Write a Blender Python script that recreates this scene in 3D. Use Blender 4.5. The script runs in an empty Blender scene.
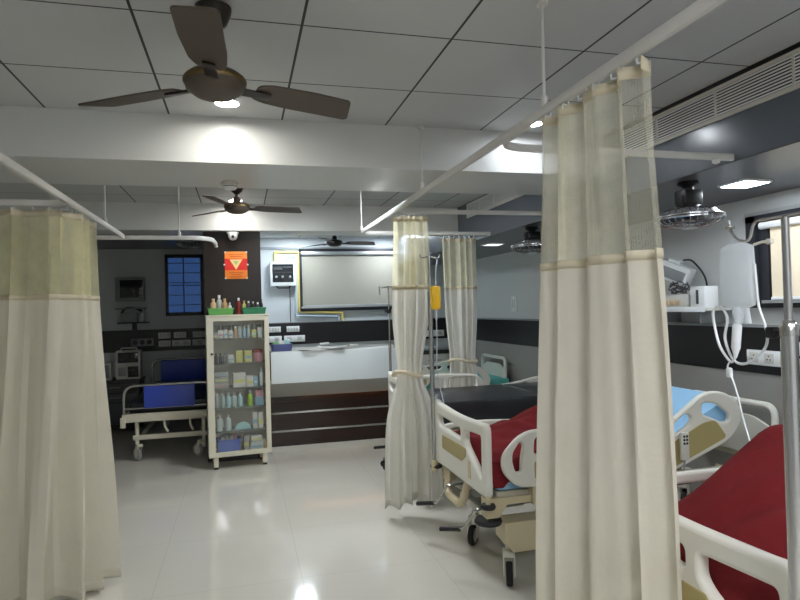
import bpy, bmesh, math, random
from mathutils import Vector, Matrix
random.seed(7)
S = bpy.context.scene
C = S.collection
PI = math.pi

# ------------------------------------------------------------------ materials
def srgb(r, g, b):
    f = lambda c: c/12.92 if c <= .04045 else ((c+.055)/1.055)**2.4
    return (f(r/255), f(g/255), f(b/255), 1)

def setin(n, names, v):
    for k in names:
        if k in n.inputs:
            n.inputs[k].default_value = v
            return

def mat(name, col, rough=.5, metal=0, spec=.5, noise=0, nscale=8, bump=0, bscale=60, emit=None, estr=0, alpha=None, trans=0, stretch=None, coat=0):
    m = bpy.data.materials.new(name); m.use_nodes = True
    nt = m.node_tree; N = nt.nodes; Lk = nt.links
    b = N['Principled BSDF']
    b.inputs['Base Color'].default_value = col
    b.inputs['Roughness'].default_value = rough
    b.inputs['Metallic'].default_value = metal
    setin(b, ['Specular IOR Level', 'Specular'], spec)
    if coat: setin(b, ['Coat Weight'], coat)
    if trans: setin(b, ['Transmission Weight', 'Transmission'], trans)
    tc = None
    if noise or bump:
        tc = N.new('ShaderNodeTexCoord'); mp = N.new('ShaderNodeMapping')
        Lk.new(tc.outputs['Object'], mp.inputs['Vector'])
        if stretch: mp.inputs['Scale'].default_value = stretch
    if noise:
        nz = N.new('ShaderNodeTexNoise'); nz.inputs['Scale'].default_value = nscale; nz.inputs['Detail'].default_value = 5
        Lk.new(mp.outputs[0], nz.inputs['Vector'])
        mx = N.new('ShaderNodeMixRGB')
        mx.inputs[1].default_value = tuple(c*(1-noise) for c in col[:3])+(1,)
        mx.inputs[2].default_value = tuple(min(1, c*(1+noise)) for c in col[:3])+(1,)
        Lk.new(nz.outputs['Fac'], mx.inputs[0]); Lk.new(mx.outputs[0], b.inputs['Base Color'])
    if bump:
        nb = N.new('ShaderNodeTexNoise'); nb.inputs['Scale'].default_value = bscale
        Lk.new(mp.outputs[0], nb.inputs['Vector'])
        bp = N.new('ShaderNodeBump'); bp.inputs['Strength'].default_value = bump; bp.inputs['Distance'].default_value = .01
        Lk.new(nb.outputs['Fac'], bp.inputs['Height']); Lk.new(bp.outputs[0], b.inputs['Normal'])
    if emit:
        setin(b, ['Emission Color', 'Emission'], emit); b.inputs['Emission Strength'].default_value = estr
    if alpha is not None:
        b.inputs['Alpha'].default_value = alpha
    return m

def math_node(nt, op, a, b=None):
    n = nt.nodes.new('ShaderNodeMath'); n.operation = op
    for i, v in enumerate((a, b)):
        if v is None: continue
        if isinstance(v, (int, float)): n.inputs[i].default_value = v
        else: nt.links.new(v, n.inputs[i])
    return n.outputs[0]

def grid_mat(name, col, line, tile, off, lw, rough, spec=.5, bumpdots=False, noise=.05, lwx=None):
    """square tiles in object space with joint lines"""
    m = mat(name, col, rough, spec=spec)
    nt = m.node_tree; N = nt.nodes; Lk = nt.links; b = N['Principled BSDF']
    tc = N.new('ShaderNodeTexCoord'); sp = N.new('ShaderNodeSeparateXYZ')
    Lk.new(tc.outputs['Object'], sp.inputs[0])
    ds = []
    for k in range(2):
        t = tile[k]; w = (lwx if (k == 0 and lwx) else lw)
        a = math_node(nt, 'ADD', sp.outputs[k], -off[k] + t*100 + t/2)
        a = math_node(nt, 'MODULO', a, t)
        a = math_node(nt, 'SUBTRACT', a, t/2)
        a = math_node(nt, 'ABSOLUTE', a)
        ds.append(math_node(nt, 'LESS_THAN', a, w/2))
    g = math_node(nt, 'MAXIMUM', ds[0], ds[1])
    nz = N.new('ShaderNodeTexNoise'); nz.inputs['Scale'].default_value = 2.2; nz.inputs['Detail'].default_value = 6
    Lk.new(tc.outputs['Object'], nz.inputs['Vector'])
    m1 = N.new('ShaderNodeMixRGB')
    m1.inputs[1].default_value = tuple(c*(1-noise) for c in col[:3])+(1,); m1.inputs[2].default_value = tuple(c*(1+noise) for c in col[:3])+(1,)
    Lk.new(nz.outputs['Fac'], m1.inputs[0])
    m2 = N.new('ShaderNodeMixRGB'); Lk.new(g, m2.inputs[0]); Lk.new(m1.outputs[0], m2.inputs[1]); m2.inputs[2].default_value = line
    Lk.new(m2.outputs[0], b.inputs['Base Color'])
    bp = N.new('ShaderNodeBump'); bp.inputs['Strength'].default_value = .3; bp.inputs['Distance'].default_value = .004
    if bumpdots:
        vo = N.new('ShaderNodeTexVoronoi'); vo.inputs['Scale'].default_value = 70; vo.inputs['Randomness'].default_value = 0
        Lk.new(tc.outputs['Object'], vo.inputs['Vector'])
        h = math_node(nt, 'GREATER_THAN', vo.outputs['Distance'], .3)
        # perforations: small dark holes
        m3 = N.new('ShaderNodeMixRGB'); m3.blend_type = 'MULTIPLY'
        inv = math_node(nt, 'MULTIPLY', math_node(nt, 'SUBTRACT', 1, h), .3)
        Lk.new(inv, m3.inputs[0]); Lk.new(m2.outputs[0], m3.inputs[1]); m3.inputs[2].default_value = (.2, .2, .2, 1)
        Lk.new(m3.outputs[0], b.inputs['Base Color'])
    else:
        Lk.new(math_node(nt, 'SUBTRACT', 1, g), bp.inputs['Height']); Lk.new(bp.outputs[0], b.inputs['Normal'])
    return m

def net_mat(name, col, opacity, bscale=260):
    """open-weave net: threads with see-through gaps, soft translucent thread"""
    m = bpy.data.materials.new(name); m.use_nodes = True
    nt = m.node_tree; N = nt.nodes; Lk = nt.links
    for n in list(N): N.remove(n)
    out = N.new('ShaderNodeOutputMaterial')
    d = N.new('ShaderNodeBsdfDiffuse'); d.inputs[0].default_value = col
    t = N.new('ShaderNodeBsdfTranslucent'); t.inputs[0].default_value = col
    a = N.new('ShaderNodeMixShader'); a.inputs[0].default_value = .45; Lk.new(d.outputs[0], a.inputs[1]); Lk.new(t.outputs[0], a.inputs[2])
    tr = N.new('ShaderNodeBsdfTransparent')
    tc = N.new('ShaderNodeTexCoord')
    nz = N.new('ShaderNodeTexNoise'); nz.inputs['Scale'].default_value = 14; Lk.new(tc.outputs['Object'], nz.inputs['Vector'])
    vo = N.new('ShaderNodeTexVoronoi'); vo.inputs['Scale'].default_value = bscale; vo.inputs['Randomness'].default_value = .3
    Lk.new(tc.outputs['Object'], vo.inputs['Vector'])
    op = math_node(nt, 'ADD', math_node(nt, 'MULTIPLY', nz.outputs['Fac'], .25), opacity-.22)
    op = math_node(nt, 'ADD', op, math_node(nt, 'MULTIPLY', vo.outputs['Distance'], .25))
    at = N.new('ShaderNodeAttribute'); at.attribute_name = 'gather'      # threads lie closer where the net is gathered
    op = math_node(nt, 'MULTIPLY', op, math_node(nt, 'ADD', math_node(nt, 'MULTIPLY', at.outputs['Fac'], .62), .38))
    mx = N.new('ShaderNodeMixShader'); Lk.new(op, mx.inputs[0]); Lk.new(tr.outputs[0], mx.inputs[1]); Lk.new(a.outputs[0], mx.inputs[2])
    Lk.new(mx.outputs[0], out.inputs[0])
    return m

def cloth_mat(name, col, transl=.3, transp=0.0):
    m = bpy.data.materials.new(name); m.use_nodes = True
    nt = m.node_tree; N = nt.nodes; Lk = nt.links
    for n in list(N): N.remove(n)
    out = N.new('ShaderNodeOutputMaterial')
    tc = N.new('ShaderNodeTexCoord')
    nz = N.new('ShaderNodeTexNoise'); nz.inputs['Scale'].default_value = 5; nz.inputs['Detail'].default_value = 4; Lk.new(tc.outputs['Object'], nz.inputs['Vector'])
    mx = N.new('ShaderNodeMixRGB'); mx.inputs[1].default_value = tuple(c*.93 for c in col[:3])+(1,); mx.inputs[2].default_value = tuple(min(1, c*1.06) for c in col[:3])+(1,)
    Lk.new(nz.outputs['Fac'], mx.inputs[0])
    d = N.new('ShaderNodeBsdfDiffuse'); t = N.new('ShaderNodeBsdfTranslucent')
    Lk.new(mx.outputs[0], d.inputs[0]); Lk.new(mx.outputs[0], t.inputs[0])
    wv = N.new('ShaderNodeTexNoise'); wv.inputs['Scale'].default_value = 40; Lk.new(tc.outputs['Object'], wv.inputs['Vector'])
    bp = N.new('ShaderNodeBump'); bp.inputs['Strength'].default_value = .15; bp.inputs['Distance'].default_value = .01
    Lk.new(wv.outputs['Fac'], bp.inputs['Height']); Lk.new(bp.outputs[0], d.inputs['Normal'])
    a = N.new('ShaderNodeMixShader'); a.inputs[0].default_value = transl; Lk.new(d.outputs[0], a.inputs[1]); Lk.new(t.outputs[0], a.inputs[2])
    last = a
    if transp:
        tr = N.new('ShaderNodeBsdfTransparent'); z = N.new('ShaderNodeMixShader'); z.inputs[0].default_value = transp
        Lk.new(a.outputs[0], z.inputs[1]); Lk.new(tr.outputs[0], z.inputs[2]); last = z
    Lk.new(last.outputs[0], out.inputs[0])
    return m

def clear_mat(name, tint, refl, rough=.04):
    m = bpy.data.materials.new(name); m.use_nodes = True
    nt = m.node_tree; N = nt.nodes; Lk = nt.links
    for n in list(N): N.remove(n)
    out = N.new('ShaderNodeOutputMaterial'); tr = N.new('ShaderNodeBsdfTransparent'); tr.inputs[0].default_value = tint
    gl = N.new('ShaderNodeBsdfGlossy'); gl.inputs['Roughness'].default_value = rough
    mx = N.new('ShaderNodeMixShader'); mx.inputs[0].default_value = refl
    Lk.new(tr.outputs[0], mx.inputs[1]); Lk.new(gl.outputs[0], mx.inputs[2]); Lk.new(mx.outputs[0], out.inputs[0])
    return m

M = {}
M['ceil'] = grid_mat('ceiling tiles', srgb(186, 188, 188), srgb(36, 36, 36), (.612, .605), (.252, 2.335), .009, .6, bumpdots=True, lwx=.011, noise=.03)
M['floor'] = grid_mat('vitrified tiles', srgb(212, 208, 198), srgb(198, 194, 184), (.8, .8), (.30, 3.5), .004, .09, spec=.55, noise=.05)
M['beam'] = mat('beam paint', srgb(208, 209, 207), .3, noise=.02, nscale=3)
M['wall'] = mat('wall paint', srgb(200, 204, 206), .55, noise=.03, nscale=2)
M['wallgrey'] = mat('grey wall paint', srgb(204, 206, 205), .5, noise=.03, nscale=2)
M['dado'] = mat('dark dado laminate', srgb(22, 20, 22), .3, noise=.2, nscale=6)
M['lower'] = mat('lower wall laminate', srgb(150, 148, 144), .28, noise=.05, nscale=3)
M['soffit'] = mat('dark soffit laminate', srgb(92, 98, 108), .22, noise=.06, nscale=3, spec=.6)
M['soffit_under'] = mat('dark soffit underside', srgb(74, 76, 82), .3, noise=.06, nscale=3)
M['wood'] = mat('wenge laminate', srgb(34, 25, 20), .3, noise=.35, nscale=3, stretch=(6, 6, .5))
M['counterwood'] = mat('walnut counter front', srgb(44, 29, 24), .22, noise=.4, nscale=3, stretch=(.6, 6, 9))
M['white_top'] = mat('white acrylic counter', srgb(226, 234, 238), .18, spec=.5)
M['grey_top'] = mat('grey counter band', srgb(176, 176, 172), .3)
M['steel'] = mat('brushed steel', srgb(190, 190, 188), .25, metal=1)
M['chrome'] = mat('chrome', srgb(206, 206, 208), .24, metal=1)
M['rail'] = mat('white curtain track', srgb(206, 204, 200), .4)
M['net'] = net_mat('curtain net', srgb(250, 246, 222), .64)
M['net_left'] = net_mat('curtain net thick', srgb(232, 228, 190), .66)
M['cloth'] = cloth_mat('curtain cloth', srgb(232, 227, 212), .34)
M['cloth_white'] = cloth_mat('white curtain cloth', srgb(240, 238, 231), .36)
M['hem'] = cloth_mat('curtain hem', srgb(226, 217, 194), .28)
M['fan'] = mat('brown fan enamel', srgb(80, 70, 60), .45, metal=.05, noise=.08, nscale=10)
M['fan_dark'] = mat('dark brown fan enamel', srgb(48, 41, 38), .3, metal=.3)
M['brass'] = mat('antique brass', srgb(132, 112, 76), .35, metal=1)
M['black'] = mat('black plastic', srgb(22, 22, 24), .4)
M['rubber'] = mat('black rubber', srgb(28, 28, 30), .6)
M['bed_white'] = mat('bed white plastic', srgb(226, 224, 214), .35)
M['bed_cream'] = mat('bed cream enamel', srgb(205, 192, 158), .4, noise=.04)
M['bed_frame'] = mat('bed frame ivory', srgb(196, 190, 170), .4)
M['plaque'] = mat('beige inlay', srgb(172, 158, 108), .45)
M['grey_box'] = mat('grey under bed tray', srgb(120, 116, 108), .5)
M['matt_black'] = mat('black mattress vinyl', srgb(34, 35, 40), .35, noise=.1, bump=.1, bscale=12)
M['matt_blue'] = mat('light blue sheet', srgb(150, 196, 232), .75, noise=.04, nscale=12, bump=.2, bscale=16)
M['matt_teal'] = mat('teal sheet', srgb(92, 176, 170), .7)
M['blanket'] = mat('red wool blanket', srgb(122, 40, 44), .9, noise=.18, nscale=9, bump=.35, bscale=50, spec=.1)
M['blue_panel'] = mat('blue bed panel', srgb(56, 80, 186), .35)
M['cab'] = mat('cream cabinet enamel', srgb(222, 216, 196), .4, noise=.02)
M['cab_in'] = mat('cabinet interior', srgb(196, 192, 170), .6)
M['glass'] = clear_mat('clear glass', (.96, .97, .96, 1), .07)
M['shelf_glass'] = mat('glass shelf', srgb(120, 130, 122), .1, alpha=.75)
M['green_l'] = mat('light green tray plastic', srgb(104, 172, 92), .4)
M['green_d'] = mat('dark green tray plastic', srgb(52, 128, 92), .4)
M['white'] = mat('white plastic', srgb(232, 234, 234), .4)
M['offwhite'] = mat('off white plastic', srgb(206, 204, 196), .45)
M['grey'] = mat('grey plastic', srgb(140, 144, 146), .45)
M['dgrey'] = mat('dark grey plastic', srgb(66, 68, 70), .45)
M['screen'] = mat('dark screen', srgb(24, 25, 30), .12)
M['yellow_pipe'] = mat('yellow pipe paint', srgb(216, 196, 112), .4)
M['bluegrey_pipe'] = mat('blue grey pipe paint', srgb(160, 176, 188), .4)
M['orange'] = mat('sign orange', srgb(250, 140, 50), .5)
M['signred'] = mat('sign red', srgb(226, 44, 34), .5)
M['signcream'] = mat('sign cream', srgb(246, 216, 150), .5)
M['signgreen'] = mat('sign pale green', srgb(170, 200, 130), .5)
M['ink'] = mat('sign ink', srgb(190, 84, 30), .6)
M['blind'] = mat('roller blind fabric', srgb(158, 154, 142), .8, noise=.03, nscale=30)
M['blind_lit'] = mat('cream blind fabric', srgb(214, 202, 178), .8, noise=.05, nscale=30, stretch=(1, 1, 6), emit=srgb(226, 208, 176), estr=.05)
M['frame'] = mat('dark window frame', srgb(40, 42, 48), .35)
M['alum'] = mat('aluminium', srgb(188, 190, 192), .35, metal=.7)
M['bluewin'] = mat('blue dusk glass', srgb(34, 54, 92), .25, emit=srgb(64, 104, 168), estr=.10, noise=.1, nscale=5)
M['paper'] = mat('paper', srgb(240, 240, 240), .7)
M['bagplastic'] = cloth_mat('iv bag plastic', srgb(240, 246, 252), .6, .3)
M['tube'] = mat('iv tubing', srgb(226, 230, 234), .25, alpha=.85)
M['yellow_fluid'] = mat('yellow fluid bag', srgb(246, 196, 40), .3)
M['led'] = mat('led diffuser cool', (1, 1, 1, 1), .5, emit=(.84, .92, 1, 1), estr=30)
M['led_far'] = mat('led diffuser dim', (1, 1, 1, 1), .5, emit=(.86, .93, 1, 1), estr=.5)
M['led_fill'] = mat('led diffuser fill', (1, 1, 1, 1), .5, emit=(.95, .97, 1, 1), estr=11)
M['led_fill_mid'] = mat('led diffuser fill mid', (1, 1, 1, 1), .5, emit=(.92, .97, 1, 1), estr=12)
M['led_back'] = mat('led diffuser back', (1, 1, 1, 1), .5, emit=(.82, .92, 1, 1), estr=44)
M['led_beam'] = mat('led spot mid', (1, 1, 1, 1), .5, emit=(.9, .95, 1, 1), estr=14)
M['led_warm'] = mat('led spot neutral', (1, 1, 1, 1), .5, emit=(1, .97, .9, 1), estr=45)
M['led_spot'] = mat('led spot', (1, 1, 1, 1), .5, emit=(.88, .94, 1, 1), estr=45)
M['led_fan'] = mat('fan led lens', (1, 1, 1, 1), .5, emit=(1, .95, .84, 1), estr=60)
M['cove'] = mat('warm cove strip', (1, .6, .3, 1), .5, emit=(1, .45, .16, 1), estr=.7)
M['amber'] = mat('amber bottle', srgb(196, 156, 108), .3)
M['peach'] = mat('peach bottle', srgb(214, 180, 140), .35)
M['darkred'] = mat('dark red plastic', srgb(130, 40, 34), .4)
M['pink'] = mat('pink label', srgb(196, 140, 150), .5)
M['lime'] = mat('lime label', srgb(170, 214, 60), .5)
M['yellowbox'] = mat('pale yellow carton', srgb(206, 200, 120), .6)
M['carton'] = mat('white carton', srgb(206, 204, 196), .6, noise=.06, nscale=30)
M['cartongrey'] = mat('grey carton', srgb(160, 160, 152), .6, noise=.1, nscale=30)
M['cartonblue'] = mat('pale blue carton', srgb(140, 170, 190), .6)
M['bluebasket'] = mat('blue basket plastic', srgb(60, 96, 190), .45)
M['navy'] = mat('blue tray plastic', srgb(80, 88, 138), .4)
M['cyan'] = mat('pale cyan plastic', srgb(170, 212, 216), .35)
M['clearplastic'] = mat('cloudy plastic', srgb(186, 196, 194), .3)
M['seat_dark'] = mat('dark cart enamel', srgb(40, 40, 42), .45)

# ------------------------------------------------------------------ geometry helpers
def box(bm, x0, x1, y0, y1, z0, z1, mtx=None):
    v = [bm.verts.new((x, y, z)) for x in (x0, x1) for y in (y0, y1) for z in (z0, z1)]
    for f in ((0, 1, 3, 2), (4, 6, 7, 5), (0, 4, 5, 1), (2, 3, 7, 6), (0, 2, 6, 4), (1, 5, 7, 3)):
        bm.faces.new([v[i] for i in f])
    if mtx: bmesh.ops.transform(bm, matrix=mtx, verts=v)
    return v

def rbox(bm, x0, x1, y0, y1, z0, z1, r=.006, seg=2, mtx=None):
    b2 = bmesh.new(); box(b2, x0, x1, y0, y1, z0, z1)
    r = min(r, .45*min(abs(x1-x0), abs(y1-y0), abs(z1-z0)))
    bmesh.ops.bevel(b2, geom=b2.edges[:], offset=r, segments=seg, profile=.5, affect='EDGES')
    if mtx: bmesh.ops.transform(b2, matrix=mtx, verts=b2.verts)
    me = bpy.data.meshes.new('t'); b2.to_mesh(me); b2.free(); bm.from_mesh(me); bpy.data.meshes.remove(me)

def rounded(pts, r, seg=5, closed=False):
    """polyline with rounded corners; r number or list"""
    P = [Vector(p) for p in pts]; out = []; n = len(P)
    for i, p in enumerate(P):
        if not closed and i in (0, n-1): out.append(p); continue
        a = P[i-1]; b = P[(i+1) % n]; rr = r[i] if isinstance(r, (list, tuple)) else r
        d1 = (a-p); d2 = (b-p); rr = min(rr, d1.length*.48, d2.length*.48)
        if rr < 1e-5: out.append(p); continue
        s = p + d1.normalized()*rr; e = p + d2.normalized()*rr
        for k in range(seg+1):
            t = k/seg
            out.append((1-t)**2*s + 2*t*(1-t)*p + t*t*e)
    return out

def tube(bm, pts, r, seg=8, closed=False, caps=True):
    P = [Vector(p) for p in pts]; n = len(P); rings = []
    up = Vector((0, 0, 1)); prev = None
    for i in range(n):
        if closed: t = P[(i+1) % n]-P[i-1]
        else: t = P[min(i+1, n-1)]-P[max(i-1, 0)]
        if t.length < 1e-9: t = Vector((0, 0, 1))
        t.normalize()
        if prev is None:
            a = up if abs(t.dot(up)) < .9 else Vector((1, 0, 0))
            u = (a - t*a.dot(t)).normalized()
        else:
            u = prev - t*prev.dot(t)
            if u.length < 1e-6: u = t.orthogonal()
            u.normalize()
        prev = u; w = t.cross(u)
        rr = r[i] if isinstance(r, (list, tuple)) else r
        rings.append([bm.verts.new(P[i] + (u*math.cos(2*PI*k/seg) + w*math.sin(2*PI*k/seg))*rr) for k in range(seg)])
    for i in range(n if closed else n-1):
        a = rings[i]; b = rings[(i+1) % n]
        for k in range(seg): bm.faces.new((a[k], a[(k+1) % seg], b[(k+1) % seg], b[k]))
    if caps and not closed:
        bm.faces.new(rings[0][::-1]); bm.faces.new(rings[-1])

def track(bm, pts, w, h):
    """rectangular section swept along a horizontal path"""
    P = [Vector(p) for p in pts]; n = len(P); rings = []
    for i in range(n):
        t = (P[min(i+1, n-1)]-P[max(i-1, 0)]); t.z = 0; t.normalize(); s = Vector((t.y, -t.x, 0))
        b = .25
        prof = [(-w/2, -h/2*(1-b)), (-w/2*(1-b), -h/2), (w/2*(1-b), -h/2), (w/2, -h/2*(1-b)), (w/2, h/2*(1-b)), (w/2*(1-b), h/2), (-w/2*(1-b), h/2), (-w/2, h/2*(1-b))]
        rings.append([bm.verts.new(P[i] + s*a + Vector((0, 0, c))) for a, c in prof])
    m = len(rings[0])
    for i in range(n-1):
        for k in range(m): bm.faces.new((rings[i][k], rings[i][(k+1) % m], rings[i+1][(k+1) % m], rings[i+1][k]))
    bm.faces.new(rings[0][::-1]); bm.faces.new(rings[-1])

def lathe(bm, prof, seg=24, c=(0, 0, 0), mtx=None, hollow=False):
    rings = []; vs = []
    for r, z in prof:
        ring = [bm.verts.new((c[0]+r*math.cos(2*PI*k/seg), c[1]+r*math.sin(2*PI*k/seg), c[2]+z)) for k in range(seg)]
        rings.append(ring); vs += ring
    n = len(rings)
    for i in range(n if hollow else n-1):
        a, b = rings[i], rings[(i+1) % n]
        for k in range(seg): bm.faces.new((a[k], a[(k+1) % seg], b[(k+1) % seg], b[k]))
    if not hollow:
        bm.faces.new(rings[0][::-1]); bm.faces.new(rings[-1])
    if mtx: bmesh.ops.transform(bm, matrix=mtx, verts=vs)

def prism(bm, pts, d):
    """closed 3-D polygon pushed along vector d"""
    a = [bm.verts.new(p) for p in pts]; b = [bm.verts.new(Vector(p)+Vector(d)) for p in pts]
    bm.faces.new(a[::-1]); bm.faces.new(b); n = len(a)
    for i in range(n): bm.faces.new((a[i], a[(i+1) % n], b[(i+1) % n], b[i]))

def plate(bm, outer, holes, thick, bev, mtx):
    """flat moulding with through holes and rounded edges, made from a filled 2-D curve"""
    cu = bpy.data.curves.new('tmp', 'CURVE'); cu.dimensions = '2D'; cu.fill_mode = 'BOTH'
    cu.extrude = max(thick/2-bev, .0005); cu.bevel_depth = bev; cu.bevel_resolution = 2; cu.offset = -bev
    for loop in [outer]+list(holes):
        sp = cu.splines.new('POLY'); sp.points.add(len(loop)-1); sp.use_cyclic_u = True
        for p, q in zip(sp.points, loop): p.co = (q[0], q[1], 0, 1)
    o = bpy.data.objects.new('tmp', cu)
    me = bpy.data.meshes.new_from_object(o)
    me.transform(mtx); bm.from_mesh(me)
    bpy.data.objects.remove(o); bpy.data.curves.remove(cu); bpy.data.meshes.remove(me)

def rp(pts, r, seg=5):
    return [(p.x, p.y) for p in rounded([(a, b, 0) for a, b in pts], r, seg, closed=True)]

YZ = Matrix(((0, 0, 1, 0), (1, 0, 0, 0), (0, 1, 0, 0), (0, 0, 0, 1)))   # plate (u,v) -> (y,z), thickness on x
XZ = Matrix(((1, 0, 0, 0), (0, 0, -1, 0), (0, 1, 0, 0), (0, 0, 0, 1)))  # plate (u,v) -> (x,z), thickness on y
T = Matrix.Translation
Rz = lambda a: Matrix.Rotation(a, 4, 'Z')

def obj(name, bm, m, parent=None, smooth=True, kind=None, label=None):
    me = bpy.data.meshes.new(name)
    bmesh.ops.recalc_face_normals(bm, faces=bm.faces)
    bm.to_mesh(me); bm.free()
    if smooth:
        for p in me.polygons: p.use_smooth = True
        try: me.set_sharp_from_angle(angle=math.radians(38))
        except Exception: pass
    me.materials.append(M[m] if isinstance(m, str) else m)
    o = bpy.data.objects.new(name, me); C.objects.link(o)
    if parent: o.parent = parent
    if kind: o['kind'] = kind
    if label: o['label'] = label
    return o

def tag(o, label, cat, group=None, kind=None):
    o['label'] = label; o['category'] = cat
    if group: o['group'] = group
    if kind: o['kind'] = kind
    return o

def thing(name, label, cat, loc=(0, 0, 0), rz=0, group=None):
    o = bpy.data.objects.new(name, None); C.objects.link(o)
    o.location = loc; o.rotation_euler = (0, 0, rz); o.empty_display_size = .1
    return tag(o, label, cat, group)

def dup(root, loc, label=None, rz=None, group=None):
    r = root.copy(); C.objects.link(r); r.location = loc
    if rz is not None: r.rotation_euler = (0, 0, rz)
    if label: r['label'] = label
    if group: r['group'] = group
    for ch in list(root.children):
        c = ch.copy(); C.objects.link(c); c.parent = r
        for g in list(ch.children):
            d = g.copy(); C.objects.link(d); d.parent = c
    return r

def B(): return bmesh.new()
def bx(*a, **k):
    bm = B(); box(bm, *a, **k); return bm
def rb(*a, **k):
    bm = B(); rbox(bm, *a, **k); return bm
def tb(*a, **k):
    bm = B(); tube(bm, *a, **k); return bm
def struct(name, bm, m, parent=None, smooth=False):
    return obj(name, bm, m, parent, smooth, kind='structure')

# ------------------------------------------------------------------ the room
X0, X1, Y0, Y1 = -3.35, 3.35, -2.6, 9.23
ZC, ZB, ZS = 2.62, 2.36, 2.2
SX = 2.365                                        # vertical face of the right soffit
struct('floor', bx(X0-.1, X1+.1, Y0-.1, Y1+.1, -.1, 0), 'floor')
struct('ceiling', bx(X0-.1, SX+.02, Y0-.1, Y1+.1, ZC, ZC+.1), 'ceil')
wb = B()
box(wb, X0-.1, X1+.1, Y1, Y1+.12, 0, ZC+.1)
struct('wall_back', wb, 'wall')
struct('wall_right', bx(X1, X1+.12, Y0, Y1, 0, ZC+.1), 'wallgrey')
struct('wall_left', bx(X0-.12, X0, Y0, Y1, 0, ZC+.1), 'wallgrey')
struct('wall_front', bx(X0-.1, X1+.1, Y0-.12, Y0, 0, ZC+.1), 'wallgrey')
struct('beam_near', bx(X0, SX, 3.525, 4.23, ZB, ZC), 'beam')
struct('beam_far', bx(X0, SX, 6.36, 6.74, 2.35, ZC), 'beam')
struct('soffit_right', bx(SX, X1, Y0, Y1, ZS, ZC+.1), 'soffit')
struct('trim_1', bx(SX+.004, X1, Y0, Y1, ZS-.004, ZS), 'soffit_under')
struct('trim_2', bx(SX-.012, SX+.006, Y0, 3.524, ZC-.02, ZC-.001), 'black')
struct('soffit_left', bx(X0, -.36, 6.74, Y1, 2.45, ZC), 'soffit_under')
struct('column', rb(-.36, .208, 6.455, 6.95, 0, 2.35, r=.004), 'wood')
struct('wall_light_block', bx(-.355, .203, 6.955, Y1-.001, 0, ZC), 'wall')  # unseen wall added behind the column to keep light out of the alcove
# dado bands
struct('trim_3', bx(.21, X1-.03, Y1-.03, Y1-.001, 1.015, 1.335), 'dado')
struct('trim_4', bx(X0, -.36, Y1-.03, Y1-.001, 1.0, 1.305), 'dado')
struct('trim_5', bx(X1-.03, X1-.001, Y0, Y1-.03, 1.02, 1.325), 'dado')
struct('trim_6', bx(X1-.045, X1-.001, Y0, Y1-.03, 1.325, 1.345), 'grey')
struct('trim_7', bx(X1-.02, X1-.001, Y0, Y1-.03, 0, 1.02), 'lower')
struct('trim_8', bx(.21, X1-.03, Y1-.034, Y1-.001, 1.335, 1.347), 'grey')
struct('trim_9', bx(.21, X1, Y1-.03, Y1-.001, 2.44, 2.475), 'grey')
struct('baseboard_back', bx(X0, X1, Y1-.02, Y1-.001, 0, .1), 'grey')

# windows
w = struct('window_1', B(), 'frame')
bm = B()
for a in ((.86, .9, 1.52, 2.44), (2.62, 2.66, 1.52, 2.44), (.86, 2.66, 1.50, 1.555), (.86, 2.66, 2.41, 2.45)):
    box(bm, a[0], a[1], Y1-.05, Y1-.001, a[2], a[3])
obj('window_frame', bm, 'frame', w, False)
obj('sill', bx(.88, 2.64, Y1-.07, Y1-.05, 1.548, 1.575), 'alum', w, False)
bl = thing('roller_blind', 'wide closed beige roller blind covering the window on the back wall', 'window blind', (0, 0, 0))
bm = B(); n = 12
obj('blind_fabric', bx(.905, 2.615, Y1-.035, Y1-.03, 1.575, 2.35), 'blind', bl, False)
obj('headrail', rb(.89, 2.63, Y1-.075, Y1-.02, 2.35, 2.405, r=.01), 'alum', bl)
obj('bottom_bar', rb(.905, 2.615, Y1-.048, Y1-.03, 1.572, 1.592, r=.004), 'alum', bl)

w = struct('window_2', B(), 'frame')
bm = B()
for a in ((3.26, 3.335, 1.47, 2.08), (1.2, 1.28, 1.47, 2.08), (1.2, 3.335, 2.02, 2.08), (1.2, 3.335, 1.455, 1.485)):
    box(bm, X1-.06, X1-.001, a[0], a[1], a[2], a[3])
box(bm, X1-.03, X1-.001, 3.19, 3.26, 1.485, 2.02)
obj('window_frame', bm, 'frame', w, False)
obj('sill', bx(X1-.085, X1-.06, 1.2, 3.2, 1.485, 1.505), 'alum', w, False)
obj('trim', bx(X1-.068, X1-.06, 1.2, 3.335, 2.062, 2.085), 'alum', w, False)
bl = thing('roller_blind', 'cream roller blind glowing with daylight in the dark framed side window', 'window blind', (0, 0, 0))
obj('blind_fabric', bx(X1-.03, X1-.026, 1.3, 3.17, 1.52, 2.0), 'blind_lit', bl, False)
obj('roller', tb([(X1-.05, 1.29, 1.99), (X1-.05, 3.22, 1.99)], .024, 12), 'white', bl)
obj('bottom_bar', rb(X1-.042, X1-.02, 1.3, 3.17, 1.505, 1.525, r=.004), 'white', bl)

w = struct('window_3', B(), 'frame')
bm = B()
for a in ((-1.04, -1.0, 1.5, 2.36), (-.56, -.52, 1.5, 2.36), (-1.04, -.52, 1.49, 1.54), (-1.04, -.52, 2.32, 2.37)):
    box(bm, a[0], a[1], Y1-.05, Y1-.001, a[2], a[3])
obj('window_frame', bm, 'frame', w, False)
bm = B()
box(bm, -.80, -.785, Y1-.03, Y1-.01, 1.54, 2.32)
for z in (1.64, 1.78, 1.92, 1.96, 2.10, 2.24): box(bm, -1.0, -.56, Y1-.026, Y1-.01, z, z+.01)
obj('grille', bm, 'frame', w, False)
obj('pane', bx(-1.0, -.56, Y1-.012, Y1-.002, 1.54, 2.32), 'bluewin', w, False)

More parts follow.
